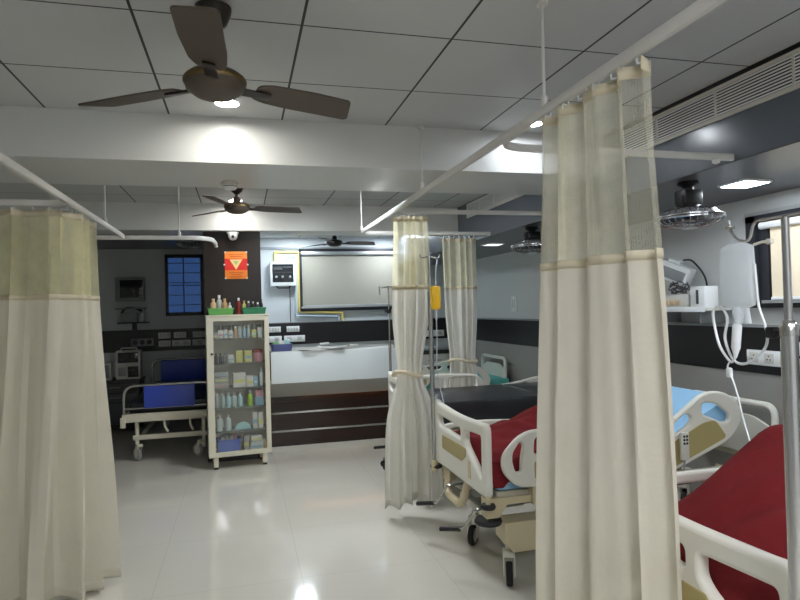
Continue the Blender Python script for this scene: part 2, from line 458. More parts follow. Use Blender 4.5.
# ------------------------------------------------------------------ lamps of the room and added fill panels
def panel_light(name, label, x, y, z, sx, sy, m, group=None, shape='sq'):
    t = thing(name, label, 'ceiling light', (x, y, z), 0, group)
    if shape == 'sq':
        bm = B()
        for a in ((-sx/2-.015, -sx/2, -sy/2-.015, sy/2+.015), (sx/2, sx/2+.015, -sy/2-.015, sy/2+.015), (-sx/2, sx/2, -sy/2-.015, -sy/2), (-sx/2, sx/2, sy/2, sy/2+.015)):
            box(bm, a[0], a[1], a[2], a[3], -.012, 0)
        obj('frame', bm, 'white', t, False)
        obj('diffuser', bx(-sx/2, sx/2, -sy/2, sy/2, -.0135, -.001), m, t, False)
    else:
        bm = B(); lathe(bm, [(sx/2, -.001), (sx/2+.014, -.001), (sx/2+.014, -.008), (sx/2, -.014)], 24, hollow=True)
        obj('frame', bm, 'white', t)
        bm = B(); lathe(bm, [(.001, -.006), (sx/2, -.006), (sx/2, -.002), (.001, -.002)], 24)
        obj('diffuser', bm, m, t)
    return t
panel_light('led_panel', 'bright square white panel light in the dark soffit above the window', 2.865, 2.895, ZS-.004, .17, .17, 'led')
panel_light('led_panel', 'dim square panel light far along the dark soffit near the back', 2.70, 6.18, ZS-.004, .17, .17, 'led_far')
panel_light('led_panel', 'square fill panel light added unseen in the dark soffit above the foreground bed', 2.865, .9, ZS-.004, .17, .17, 'led')  # extra panel outside the view, added as fill for the right bays
panel_light('downlight', 'round downlight in the tiled ceiling just before the near beam', 1.737, 3.31, ZC, .1, .1, 'led_spot', shape='round')
panel_light('downlight', 'round downlight glaring under the near ceiling fan, just before the near beam', -.047, 3.255, ZC, .12, .12, 'led_warm', shape='round')
panel_light('downlight', 'round downlight seen beside the second fan, just before the far beam', -.03, 6.12, ZC, .12, .12, 'led_warm', shape='round')
for i, (x, y) in enumerate(((.795, 8.72), (2.21, 8.72))):
    panel_light('led_panel', ('bright ceiling panel light behind the far beam, near the dark column', 'bright ceiling panel light behind the far beam, next to the tied curtain')[i], x, y, ZC, .2, .2, 'led_back', 'panel lights behind the far beam')
for i, (x, y) in enumerate(((.5, -.1), (.3, -1.5), (1.7, -.6))):  # fill panels added out of view to brighten the ward
    panel_light('led_panel', 'square fill panel light added in the ceiling out of view', x, y, ZC, .5, .5, 'led_fill', 'added fill panel lights out of view')

panel_light('led_panel', 'square fill panel light added unseen behind the near beam, above the counter aisle', .75, 4.75, ZC, .5, .5, 'led_fill_mid')  # added where the near beam hides it, brightens counter front and floor

# ------------------------------------------------------------------ ceiling fans
def ceiling_fan(label, loc, drop, angles, mbody, mtrim, light, R=.585, pitch=-12):
    t = thing('ceiling_fan', label, 'ceiling fan', loc)
    bm = B(); lathe(bm, [(.012, .034), (.088, .036), (.105, .022), (.108, .005), (.10, -.02), (.07, -.042), (.045, -.05), (.012, -.05)], 32)
    obj('motor_housing', bm, mbody, t)
    bm = B(); lathe(bm, [(.1085, .018), (.111, .014), (.111, .004), (.1085, 0)], 32, hollow=True); obj('trim_ring', bm, mtrim, t)
    bm = B(); lathe(bm, [(.012, -.045), (.012, drop)], 12)
    lathe(bm, [(.018, .045), (.036, .05), (.03, .085), (.014, .10)], 16)
    obj('down_rod', bm, mbody, t)
    bm = B(); lathe(bm, [(.015, drop-.085), (.045, drop-.06), (.062, drop-.02), (.064, drop), (.015, drop)], 24); obj('canopy', bm, 'fan_dark', t)
    if light:
        bm = B(); lathe(bm, [(.002, -.076), (.018, -.073), (.03, -.064), (.036, -.052), (.036, -.047), (.002, -.047)], 20); obj('light_lens', bm, 'led_fan', t)
    for a in angles:
        mx = Rz(math.radians(a)) @ Matrix.Rotation(math.radians(pitch), 4, 'X')
        bm = B()
        out = [(.15, -.045), (.2, -.066), (.36, -.076), (R-.055, -.072), (R, .052), (R-.014, .066), (.3, .066), (.2, .058), (.15, .04)]
        plate(bm, rp(out, .018, 4), [], .007, .002, mx)
        b = obj('blade', bm, mbody, t)
        bm = B(); rbox(bm, .095, .21, -.022, .022, -.013, -.004, r=.004, mtx=mx)
        obj('blade_arm', bm, 'fan_dark', b)
    return t
ceiling_fan('near brown ceiling fan with brass trim, closest to the camera', (-.072, 2.25, 2.338), .275, (146, 267, 22), 'fan', 'brass', False)
ceiling_fan('second brown ceiling fan, hanging between the two beams', (-.015, 5.40, 2.42), .2, (8, 128, 248), 'fan', 'brass', False)
ceiling_fan('black unlit ceiling fan far back in front of the bright wall', (1.215, 7.95, 2.40), .22, (6, 126, 246), 'fan_dark', 'fan_dark', False)

# ------------------------------------------------------------------ wall and soffit things
def cabin_fan(label, x, y, ztop, zc, R, tilt=0):
    t = thing('orbit_fan', label, 'fan', (x, y, ztop), 0, 'black cabin fans under the soffits')
    d = zc-ztop
    bm = B(); lathe(bm, [(.055, 0), (.06, -.012), (.03, -.03), (.024, d*.35), (.024, d*.42)], 20); obj('ceiling_mount', bm, 'black', t)
    bm = B(); rbox(bm, -.06, .06, -.05, .05, d*.66, d*.22, r=.014); rbox(bm, .05, .066, -.02, .02, d*.55, d*.3, r=.004); rbox(bm, -.068, -.05, -.026, .026, d*.7, d*.4, r=.004)
    obj('gear_box', bm, 'black', t)
    bm = B(); lathe(bm, [(.02, d*.62), (.055, d*.66), (.06, d*.85), (.03, d*1.05)], 20); obj('motor_housing', bm, 'black', t)
    bm = B(); h = .055
    for s in (1, -1):
        for q in range(28):
            a = 2*PI*q/28
            pts = [(math.cos(a)*R*u, math.sin(a)*R*u, d + s*h*math.sqrt(max(0, 1-u**2.6))) for u in (.12, .4, .7, .9, 1)]
            tube(bm, pts, .0028, 4)
        for u in (.35, .6, .82):
            tube(bm, [(math.cos(2*PI*k/28)*R*u, math.sin(2*PI*k/28)*R*u, d+s*h*math.sqrt(1-u**2.6)) for k in range(28)], .002, 4, closed=True)
    obj('guard', bm, 'chrome', t)
    bm = B(); lathe(bm, [(.05, d+.05), (R*.5, d+.048), (R*.8, d+.034), (R*.93, d+.016), (R*.93, d+.010), (R*.5, d+.038), (.05, d+.042)], 28, hollow=True); obj('top_cover', bm, 'alum', t)
    bm = B()
    for z in (.007, -.007): tube(bm, [(math.cos(2*PI*k/40)*R, math.sin(2*PI*k/40)*R, d+z) for k in range(40)], .006, 6, closed=True)
    obj('guard_rim', bm, 'chrome', t)
    for k in range(3):
        bm = B(); mx = T((0, 0, d)) @ Rz(2*PI*k/3+.4) @ Matrix.Rotation(.35, 4, 'X')
        plate(bm, rp([(.04, -.03), (R*.6, -.07), (R*.88, -.05), (R*.88, .05), (R*.5, .06), (.04, .03)], .02), [], .004, .001, mx)
        obj('blade', bm, 'dgrey', t)
    bm = B(); lathe(bm, [(.002, d-h-.01), (.04, d-h-.008), (.045, d-h+.004), (.002, d-h+.004)], 20); obj('badge', bm, 'alum', t)
    return t
cabin_fan('caged cabin fan hanging from the soffit right of the foreground curtain', 2.5, 2.93, ZS-.004, 1.99, .185)
cabin_fan('caged cabin fan hanging from the soffit left of the foreground curtain', 2.50, 4.86, ZS-.004, 2.03, .185)
cabin_fan('dark caged cabin fan in the unlit alcove beside the dark column', -.50, 7.3, 2.45, 2.33, .2)

def vent(label, y0, y1, z0, z1, nm):
    t = thing('air_vent', label, 'air vent', (SX, 0, 0), 0)
    bm = B(); x = -.014
    box(bm, x, -.001, y0, y1, z1-.016, z1); box(bm, x, -.001, y0, y1, z0, z0+.02); box(bm, x, -.001, y0, y0+.02, z0+.02, z1-.016); box(bm, x, -.001, y1-.02, y1, z0+.02, z1-.016)
    obj('frame', bm, 'offwhite', t, False)
    obj('backing', bx(-.004, -.001, y0+.01, y1-.01, z0+.01, z1-.01), 'black', t, False)
    n = 9; bm = B()
    for i in range(n):
        z = z0+.02+(z1-z0-.036)*(i+.5)/n
        box(bm, -.012, -.009, y0+.02, y1-.02, z-.0036, z+.0036)
    obj('slats', bm, 'white', t, False)
    for i in range(1, nm):
        y = y0+(y1-y0)*i/nm; obj('mullion', bx(-.013, -.003, y-.005, y+.005, z0+.02, z1-.016), 'offwhite', t, False)
vent('long white slatted air vent on the near soffit above the window', -.6, 3.45, 2.425, 2.595, 9)
vent('slatted air vent on the far soffit between the two beams', 4.3, 6.05, 2.455, 2.605, 5)

t = thing('smoke_detector', 'round white smoke detector under the near beam', 'smoke detector', (-.05, 4.03, ZB))
bm = B(); lathe(bm, [(.05, 0), (.056, -.006), (.056, -.026), (.05, -.03)], 24); obj('base', bm, 'offwhite', t)
bm = B(); lathe(bm, [(.044, -.03), (.044, -.036), (.034, -.05), (.004, -.052)], 24); obj('sensor_cap', bm, 'white', t)
bm = B(); lathe(bm, [(.0445, -.0305), (.0445, -.0345), (.04, -.0345), (.04, -.0305)], 24, hollow=True); obj('vent_ring', bm, 'black', t)

t = thing('security_camera', 'small white dome security camera at the top of the dark column', 'security camera', (-.065, 6.455, 2.335))
bm = B(); rbox(bm, -.06, .06, -.055, 0, -.012, .012, r=.008); obj('mount_plate', bm, 'white', t)
bm = B(); lathe(bm, [(.05, 0), (.05, -.02), (.046, -.05), (.03, -.076), (.004, -.084)], 24, c=(0, -.055, 0)); obj('shell', bm, 'white', t)
bm = B(); lathe(bm, [(.002, .022), (.012, .018), (.018, .004), (.018, 0), (.002, 0)], 16, mtx=T((0, -.09, -.045)) @ Matrix.Rotation(PI/2, 4, 'X')); obj('lens', bm, 'black', t)

# sign on the column
t = thing('wall_sign', 'orange and red notice with a pointed triangle on the dark column', 'sign', (-.0405, 6.454, 2.0025))
obj('board', rb(-.112, .112, -.008, 0, -.142, .142, r=.003), 'orange', t)
obj('red_band', bx(-.112, .112, -.0095, -.0075, -.05, .068), 'signred', t, False)
bm = B(); prism(bm, [(-.064, -.0095, .06), (0, -.0095, -.045), (.064, -.0095, .06)], (0, -.0015, 0)); obj('triangle', bm, 'signcream', t, False)
bm = B(); prism(bm, [(-.026, -.0111, .043), (0, -.0111, -.002), (.026, -.0111, .043)], (0, -.001, 0)); obj('triangle_centre', bm, 'signgreen', t, False)
for z, a in ((.108, .075), (.09, .06), (-.078, .07), (-.098, .05), (-.118, .06)): obj('text_line', bx(-a, a, -.0092, -.0078, z-.003, z+.003), 'ink', t, False)
for sx in (-1, 1):
    for z in (-.134, 0.006, .134):
        bm = B(); lathe(bm, [(.009, 0), (.009, .008), (.002, .011)], 12, mtx=T((sx*.106 if z != .006 else sx*.116, -.0075, z)) @ Matrix.Rotation(PI/2, 4, 'X'))
        obj('stud', bm, 'white', t)

# medical gas box and pipes on the back wall
t = thing('alarm_panel', 'white box with dark gauges and switches mounted on the bright back wall', 'wall panel', (.615, Y1, 2.06))
obj('casing', rb(-.185, .185, -.11, 0, -.17, .19, r=.012), 'white', t)
obj('display', bx(-.155, .15, -.114, -.108, -.115, .155), 'screen', t, False)
bm = B(); box(bm, -.14, .14, -.118, -.113, .03, .036); box(bm, -.14, -.01, -.118, -.113, .07, .12); box(bm, .0, .13, -.118, -.113, .10, .12)
obj('display_bars', bm, 'dgrey', t, False)
for x in (-.1, -.01, .1):
    bm = B(); lathe(bm, [(.018, 0), (.018, .01), (.01, .018)], 12, mtx=T((x, -.113, -.035)) @ Matrix.Rotation(PI/2, 4, 'X')); obj('gauge', bm, 'alum', t)
bm = B(); tube(bm, rounded([(-.1, -.05, -.165), (-.08, -.06, -.2), (.09, -.06, -.2), (.11, -.05, -.165)], .03), .01, 8); obj('under_loop', bm, 'dgrey', t)
obj('cable', tb(rounded([(.09, -.03, -.17), (.1, -.015, -.3), (.1, -.012, -.74)], .05), .006, 6), 'dgrey', t)
y = Y1-.03
bm = B(); tube(bm, rounded([(.50, y, 2.25), (.50, y, 2.40), (.855, y, 2.40), (.845, y, 1.50), (1.50, y, 1.47), (1.50, y, 1.348)], .03), .018, 10)
tag(obj('gas_pipe', bm, 'yellow_pipe'), 'yellow painted pipe bent around the lower corner of the back window', 'pipe')
bm = B(); tube(bm, rounded([(.70, y, 2.25), (.70, y, 2.335), (.79, y, 2.335), (.79, y, 1.44), (1.44, y, 1.41), (1.44, y, 1.348)], .03), .014, 10)
tag(obj('gas_pipe', bm, 'bluegrey_pipe'), 'thin blue grey pipe running inside the yellow pipe', 'pipe')

def wall_plate(label, x, y, z, w, h, kind, face='y', group=None, name='socket_plate', cat='socket'):
    """plate on the back wall (face y) or on the right wall (face x)"""
    t = thing(name, label, cat, (x, y, z), 0 if face == 'y' else PI/2*-1, group)
    if face == 'x': t.rotation_euler = (0, 0, -PI/2)
    obj('cover', rb(-w/2, w/2, -.012, 0, -h/2, h/2, r=.004), 'white' if kind != 'grey3' else 'grey', t)
    if kind == 'grey3':
        for k in (-1, 0, 1):
            bm = B(); lathe(bm, [(.034, 0), (.034, .014), (.02, .016)], 18, mtx=T((k*w/3.2, -.011, 0)) @ Matrix.Rotation(PI/2, 4, 'X')); obj('outlet', bm, 'black', t)
    elif kind == 'switch':
        n = max(2, int(w/.045))
        bm = B()
        for k in range(n):
            xx = -w/2+.014+(w-.028)*(k+.5)/n
            rbox(bm, xx-.014, xx+.014, -.017, -.011, -h*.28, h*.28, r=.003)
        obj('switches', bm, 'offwhite', t)
    elif kind == 'socket':
        n = max(1, int(w/.11))
        for k in range(n):
            xx = -w/2+w*(k+.5)/n
            bm = B(); rbox(bm, xx-.036, xx+.036, -.0145, -.0115, -h*.32, h*.32, r=.002); obj('outlet', bm, 'offwhite', t)
            bm = B()
            for dx, dz in ((-.012, -.008), (.012, -.008), (0, .014)): lathe(bm, [(.005, 0), (.005, .002)], 8, mtx=T((xx+dx, -.0143, dz)) @ Matrix.Rotation(PI/2, 4, 'X'))
            obj('pin_holes', bm, 'black', t)
    return t
yb = Y1-.03
wall_plate('grey triple round outlet plate on the dark band of the unlit alcove', -1.36, yb, 1.13, .30, .11, 'grey3')
wall_plate('white switch plate, upper row, left end, in the unlit alcove', -1.065, yb, 1.215, .165, .085, 'switch')
wall_plate('white switch plate, upper row, middle, in the unlit alcove', -.855, yb, 1.215, .165, .085, 'switch')
wall_plate('white switch plate, upper row, next to the steel cabinet', -.60, yb, 1.215, .165, .085, 'switch')
wall_plate('pale display plate, lower row, left end, in the unlit alcove', -1.065, yb, 1.10, .16, .085, 'switch')
wall_plate('long white socket plate, lower row, in the unlit alcove', -.84, yb, 1.10, .25, .085, 'socket')
wall_plate('white socket plate, lower row, next to the steel cabinet', -.59, yb, 1.10, .2, .085, 'socket')
wall_plate('white switch plate, upper row, right beside the glass cabinet', .47, yb, 1.245, .19, .085, 'switch')
wall_plate('white switch plate, upper row, below the alarm panel', .745, yb, 1.245, .19, .085, 'switch')
wall_plate('white socket plate, lower row, behind the blue tray', .44, yb, 1.10, .27, .095, 'socket')
wall_plate('long white socket plate, lower row, left end of the counter band', .765, yb, 1.10, .31, .095, 'socket')
wall_plate('white bed head socket strip partly behind the middle curtain', 2.98, yb, 1.10, .3, .1, 'socket')
xr = X1-.03
wall_plate('long white socket strip on the dark band behind the saline bag', xr, 3.20, 1.125, .36, .1, 'socket', 'x')
wall_plate('white socket strip, upper, at the right edge of the picture', xr, 2.90, 1.20, .16, .085, 'switch', 'x')
wall_plate('white and blue gas outlet plate, lower, at the right edge', xr, 2.90, 1.08, .16, .12, 'switch', 'x')
wall_plate('small white wall switch high on the far right wall', X1, 7.05, 1.53, .13, .2, 'switch', 'x', name='wall_switch', cat='switch')

# shelf with devices on the right wall
t = thing('wall_shelf', 'white wall shelf carrying instruments right of the foreground curtain', 'shelf', (X1, 3.86, 1.44))
obj('board', rb(-.26, 0, -.36, .3, 0, .018, r=.004), 'offwhite', t)
obj('lip', rb(-.266, -.256, -.36, .3, -.006, .03, r=.003), 'white', t)
for y_ in (-.25, .2): obj('bracket', rb(-.2, 0, y_-.012, y_+.012, -.09, 0, r=.003), 'grey', t)
t = thing('power_strip', 'white box with a row of orange sockets on the wall shelf', 'power strip', (3.16, 3.86, 1.459))
obj('casing', rb(-.05, .05, -.16, .16, 0, .10, r=.006), 'offwhite', t)
for k in range(3): obj('outlet', rb(-.056, -.048, -.09+k*.06, -.05+k*.06, .025, .06, r=.003), 'peach', t)
t = thing('monitor_module', 'white upright box with a dark slot on the wall shelf', 'medical device', (3.17, 3.60, 1.459))
obj('casing', rb(-.06, .06, -.075, .065, 0, .155, r=.008), 'white', t)
obj('slot', rb(-.066, -.058, -.02, .0, .03, .13, r=.002), 'dgrey', t)
t = thing('cable_heap', 'tangled dark cables lying on the power strip on the shelf', 'cables', (3.16, 3.83, 1.561))
bm = B()
for k in range(7):
    r0 = random.uniform(.03, .07)
    tube(bm, [(math.cos(a+k)*r0*.9, math.sin(a+k)*r0*1.7, .008+.012*k+.02*math.sin(a*2+k)**2) for a in [2*PI*i/18 for i in range(15)]], .005, 6)
obj('cables', bm, 'dgrey', t)
t = thing('patient_monitor', 'white patient monitor tilted on an arm above the wall shelf', 'monitor', (3.2, 3.92, 1.715))
mx = Rz(-PI/2+.45) @ Matrix.Rotation(math.radians(24), 4, 'Y')
bm = B(); rbox(bm, -.16, .12, -.06, .06, -.055, .085, r=.015, mtx=mx); obj('casing', bm, 'white', t)
bm = B(); rbox(bm, -.14, .10, -.065, -.055, -.035, .045, r=.004, mtx=mx); obj('screen', bm, 'grey', t)
bm = B(); rbox(bm, -.08, .02, -.03, .03, .08, .11, r=.01, mtx=mx); obj('handle', bm, 'white', t)
obj('wall_arm', tb([(0, 0, -.03), (.15, 0, -.03)], .022, 10), 'grey', t)
obj('cable', tb(rounded([(-.02, -.12, .1), (-.02, -.2, .1), (0.03, -.28, -.02), (0.03, -.3, -.18)], .08), .007, 6), 'black', t)
bm = B(); rbox(bm, -.022, 0, -.035, .035, 0, .42, r=.006)
o = tag(obj('mounting_rail', bm, 'grey'), 'grey vertical mounting rail on the wall left of the saline bag', 'rail'); o.location = (X1, 3.56, 1.46)

# ------------------------------------------------------------------ curtain rails
ZR = 2.217
t = thing('curtain_rail', 'white hanging curtain rail network along the right bed bays', 'curtain rail', (0, 0, ZR))
RX = 1.078
bm = B(); track(bm, rounded([(RX, -2.3, 0), (RX, 5.47, 0), (SX-.001, 5.47, 0)], .12, 6), .022, .034); obj('main_track', bm, 'rail', t)
for yy in (2.46, 4.22):
    bm = B(); track(bm, rounded([(RX+.012, yy-.34, 0), (RX+.02, yy, 0), (SX-.001, yy, 0)], .3, 9), .022, .032); obj('cross_track', bm, 'rail', t)
for yy, zt in ((1.97, ZC), (3.50, ZC), (5.40, ZC)):
    bm = B(); tube(bm, [(RX, yy, .012), (RX, yy, zt-ZR-.001)], .006, 8); lathe(bm, [(.02, zt-ZR-.02), (.024, zt-ZR-.001)], 12, c=(RX, yy, 0)); lathe(bm, [(.014, .015), (.014, .05), (.008, .055)], 10, c=(RX, yy, 0))
    obj('hanger_rod', bm, 'rail', t)
bm = B(); lathe(bm, [(.004, -.036), (.018, -.03), (.018, -.016)], 12, c=(SX-.1, 2.46, 0)); obj('end_stop', bm, 'white', t)
ZL = 2.12; LX = -.856
t = thing('curtain_rail', 'white hanging curtain rail network along the left bed bays', 'curtain rail', (0, 0, ZL))
bm = B(); track(bm, [(LX, -1.5, 0), (LX, 4.98, 0)], .022, .032); obj('main_track', bm, 'rail', t)
bm = B(); track(bm, rounded([(X0+.001, 3.54, 0), (LX-.01, 3.54, 0), (LX-.008, 3.30, 0)], .15, 6), .022, .032); obj('cross_track', bm, 'rail', t)
bm = B(); track(bm, rounded([(X0+.001, 5.06, 0), (-.22, 5.06, 0), (-.2, 5.55, 0)], .2, 7), .022, .034); obj('cross_track', bm, 'rail', t)
for x, yy in ((LX, 4.35), (-.46, 5.06), (-1.9, 5.06), (LX, 2.0)):
    bm = B(); tube(bm, [(x, yy, .012), (x, yy, ZC-ZL-.001)], .0065, 8); lathe(bm, [(.02, ZC-ZL-.02), (.024, ZC-ZL-.001)], 12, c=(x, yy, 0)); lathe(bm, [(.013, .012), (.013, .045)], 10, c=(x, yy, 0))
    obj('hanger_rod', bm, 'rail', t)
bm = B(); lathe(bm, [(.006, -.03), (.016, -.024), (.016, -.014)], 12, c=(-.2, 5.54, 0)); obj('end_stop', bm, 'rail', t)

# ------------------------------------------------------------------ curtains
def sm(t): return t*t*(3-2*t)
def pl(path, s):
    ls = [(Vector(b)-Vector(a)).length for a, b in zip(path, path[1:])]; tot = sum(ls); d = s*tot
    for (a, b), l in zip(zip(path, path[1:]), ls):
        if d <= l or l == ls[-1] and (a, b) == (path[-2], path[-1]):
            return Vector(a).lerp(Vector(b), min(1, d/l)), (Vector(b)-Vector(a)).normalized()
        d -= l
    return Vector(path[-1]), (Vector(path[-1])-Vector(path[-2])).normalized()

def curtain(label, top, bot, zt, zs, zb, zrail, folds, at, ab, net='net', cloth='cloth', tie=None, seed=1, hooks=8, botvar=.02, gather=lambda q: 1):
    rnd = random.Random(seed)
    cen, _ = pl(top, .5)
    t_ = thing('privacy_curtain', label, 'curtain', (cen.x, cen.y, 0))
    N_ = folds*10
    ph = [rnd.uniform(-.5, .5) for _ in range(6)]
    amp = [rnd.uniform(.55, 1.25) for _ in range(folds+2)]
    zbs = [rnd.uniform(-1, 1) for _ in range(8)]
    def point(i, z):
        s = i/N_
        f = (zt-z)/(zt-zb); f = min(1, max(0, f))
        a, na = pl(top, s); b, nb = pl(bot, s)
        g = sm(f)**.8
        p = a.lerp(b, g); tan = (na.lerp(nb, g)).normalized(); nrm = Vector((tan.y, -tan.x))
        w_ = at+(ab-at)*g
        u = s*folds
        warp = u + .16*math.sin(2.1*u+ph[0]*6) + .10*math.sin(z*1.7+ph[1]*5+u*.5)
        k = int(u); am = amp[k]*(1-(u-k))+amp[k+1]*(u-k)
        off = w_*am*math.sin(2*PI*warp) + .3*w_*math.sin(2*PI*warp*2.0+ph[2]*6+z*1.2)
        lat = .35*w_*math.cos(2*PI*warp)
        p = p + nrm*off + tan*lat
        if tie:
            zt_, c_, kk, wd = tie
            e = math.exp(-((z-zt_)/(wd if z > zt_ else wd*.62))**2)
            p = Vector(c_).lerp(p, 1-(1-kk)*e)
        zz = z
        if f > .97: zz = z + botvar*(math.sin(u*1.1+zbs[0]*4)+.5*math.sin(u*2.7+zbs[1]*5))
        return Vector((p.x-cen.x, p.y-cen.y, zz))
    def panel(name, z0, z1, rows, m, off=0, parent=t_):
        bm = B(); R_ = []
        for j in range(rows+1):
            z = z1+(z0-z1)*j/rows
            R_.append([bm.verts.new(point(i, z)+Vector((0, 0, 0))) for i in range(N_+1)])
        for j in range(rows):
            for i in range(N_): bm.faces.new((R_[j][i], R_[j][i+1], R_[j+1][i+1], R_[j+1][i]))
        o = obj(name, bm, m, parent)
        if name == 'net_panel':
            ga = o.data.attributes.new('gather', 'FLOAT', 'POINT')
            for j in range(rows+1):
                for i in range(N_+1):
                    q = i/N_; ga.data[j*(N_+1)+i].value = min(1, max(0, gather(q)))
        if off:
            md = o.modifiers.new('th', 'SOLIDIFY'); md.thickness = off; md.offset = 0
        return o
    panel('net_panel', zs, zt, 14, net)
    cp = panel('cloth_panel', zb, zs, 34, cloth)
    panel('seam_band', zs-.018, zs+.010, 2, 'hem', .006)
    panel('heading_tape', zt-.035, zt, 2, 'hem', .005)
    panel('bottom_hem', zb, zb+.05, 3, cloth, .005)
    for h in range(hooks):
        q, _ = pl(top, (h+.5)/hooks)
        p = point(int(round((h+.5)/hooks*N_)), zt-.012)
        bm = B(); rail_p = Vector((q.x-cen.x, q.y-cen.y, zrail-.02))
        tube(bm, [rail_p, rail_p+Vector((0, 0, -.014)), p+Vector((0, 0, .016)), p], .0038, 6)
        obj('hook', bm, 'white', t_)
    if tie:
        zt_, c_, kk, wd = tie
        bm = B(); pts = [point(i, zt_) for i in range(0, N_+1, 2)]
        ctr = Vector((c_[0]-cen.x, c_[1]-cen.y, zt_)); rad = max((p-ctr).length for p in pts)+.004
        tube(bm, [ctr+Vector((math.cos(2*PI*k/20)*rad*.95, math.sin(2*PI*k/20)*rad*.95, .02*math.sin(4*PI*k/20))) for k in range(20)], .014, 8, closed=True)
        obj('tie_back', bm, 'hem', t_)
    return t_

curtain('large cream curtain in the foreground hanging full length on the right rail',
        [(RX, 2.02), (RX+.004, 1.42)], [(1.0, 2.02), (1.06, 1.75), (1.168, 1.44)], ZR-.03, 1.655, .04, ZR, 4, .03, .028, seed=3, hooks=10, gather=lambda q: min((q-.04)*6, (.82-q)*5))
curtain('cream curtain tied in the middle and gathered on the right rail',
        [(RX+.02, 4.27), (RX+.05, 4.22), (RX+.25, 4.22)], [(.965, 4.25), (1.17, 4.22), (1.33, 4.08)], ZR-.035, 1.67, .10, ZR, 5, .026, .05, cloth='cloth_white', tie=(1.05, (1.145, 4.20), .52, .34), seed=5, hooks=7)
curtain('far cream curtain bunched on the rail beside the black mattress bed',
        [(1.86, 5.47), (2.22, 5.47)], [(1.88, 5.47), (2.2, 5.45)], ZR-.045, 1.70, .12, ZR, 5, .026, .04, cloth='cloth_white', tie=(1.0, (2.04, 5.47), .8, .3), seed=9, hooks=7)
curtain('cream curtain drawn around the left corner of the ward',
        [(-1.75, 3.54), (-.88, 3.54), (-.868, 4.0)], [(-1.75, 3.46), (-.99, 3.44), (-.86, 3.54), (-.74, 3.78)], ZL-.035, 1.63, .035, ZL, 7, .034, .062, net='net_left', seed=12, hooks=16)

# ------------------------------------------------------------------ hospital beds
def caster(parent, x, y, turn, z0=0.0, r=.062, m='bed_white'):
    bm = B(); mx = T((x, y, 0)) @ Rz(turn)
    for s in (-1, 1):
        prism(bm, [mx @ Vector(p) for p in ((-.02, s*.026, .17), (.03, s*.026, .17), (.05, s*.026, .10), (.055, s*.026, .05), (.025, s*.026, .05), (.0, s*.026, .10))], (mx.to_3x3() @ Vector((0, s*.007, 0))))
    rbox(bm, -.032, .045, -.034, .034, .145, .185, r=.012, mtx=mx)
    tube(bm, [mx @ Vector((0, 0, .18)), mx @ Vector((0, 0, .25))], .018, 10)
    c = obj('caster', bm, m, parent)
    bm = B(); lathe(bm, [(r*.72, -.018), (r*.93, -.018), (r, -.011), (r, .011), (r*.93, .018), (r*.72, .018)], 24, hollow=True, mtx=mx @ T((.038, 0, r)) @ Matrix.Rotation(PI/2, 4, 'X'))
    obj('tyre', bm, 'rubber', c)
    bm = B(); lathe(bm, [(.004, -.014), (r*.74, -.014), (r*.74, .014), (.004, .014)], 20, mtx=mx @ T((.038, 0, r)) @ Matrix.Rotation(PI/2, 4, 'X'))
    obj('hub', bm, m, c)

def foot_board(parent, x, bw=.435):
    out = [(-bw, .49), (bw, .49), (bw, .86), (bw, .905), (bw-.07, .89), (0, .868), (-bw+.09, .882), (-bw+.03, .888), (-bw, .86)]
    out = rp(out, [.03, .03, .02, .03, .06, .2, .06, .03, .03])
    h1 = rp([(-.055, .80), (.365, .812), (.365, .775), (.33, .742), (-.055, .735)], .02)     # far half opening
    h2 = rp([(-.375, .815), (-.115, .80), (-.115, .735), (-.14, .71), (-.37, .575)], .022)   # near half opening
    bm = B(); plate(bm, out, [h1, h2], .045, .016, T((x, 0, 0)) @ YZ)
    o = obj('foot_board', bm, 'bed_white', parent)
    bm = B(); plate(bm, rp([(-.15, .70), (.27, .70), (.27, .612), (-.08, .612), (-.15, .655)], .018), [], .006, .002, T((x-.024, 0, 0)) @ YZ)
    obj('inlay', bm, 'plaque', o)
    bm = B(); plate(bm, rp([(-.22, .64), (-.18, .64), (-.18, .54), (-.22, .54)], .006), [], .004, .0015, T((x-.0235, 0, 0)) @ YZ)
    obj('latch_plate', bm, 'bed_cream', o)

def side_rail_foot(parent, y, x0, x1, dz=0):
    z0, z1 = .54+dz, .852+dz
    out = rp([(x0, z0+.09), (x0+.09, z0), (x1-.08, z0), (x1, z0+.08), (x1, z1-.10), (x1-.10, z1-.02), ((x0+x1)/2, z1), (x0+.12, z1-.01), (x0, z1-.13)], [.08, .08, .07, .07, .09, .09, .2, .10, .10], 6)
    holes = [rp([(x0+.06, z0+.15), (x0+.075, z0+.09), (x0+.105, z0+.085), (x0+.11, z0+.15), (x0+.125, z1-.085), (x0+.105, z1-.065), (x0+.065, z1-.12)], .02)]
    xa = x0+.185; nh = 2; wid = (x1-.06-xa)/nh
    for k in range(nh): holes.append(rp([(xa+k*wid, z1-.14), (xa+(k+1)*wid-.04, z1-.14), (xa+(k+1)*wid-.04, z1-.05), (xa+k*wid+.01, z1-.045)], .028))
    bm = B(); plate(bm, out, holes, .032, .012, T((0, y, 0)) @ XZ)
    o = obj('side_rail', bm, 'bed_white', parent)
    s = -1 if y < 0 else 1
    bm = B(); plate(bm, rp([(xa, z0+.04), (x1-.06, z0+.04), (x1-.06, z0+.14), (xa, z0+.14)], .02), [], .005, .002, T((0, y+s*.017, 0)) @ XZ); obj('inlay', bm, 'plaque', o)
    for xx in (x0+.2, x1-.15):
        bm = B(); rbox(bm, xx-.02, xx+.02, min(y, y-s*.06), max(y, y-s*.06), min(.44, z0+.02), .57 if dz == 0 else .5, r=.006); obj('rail_bracket', bm, 'bed_cream', o)

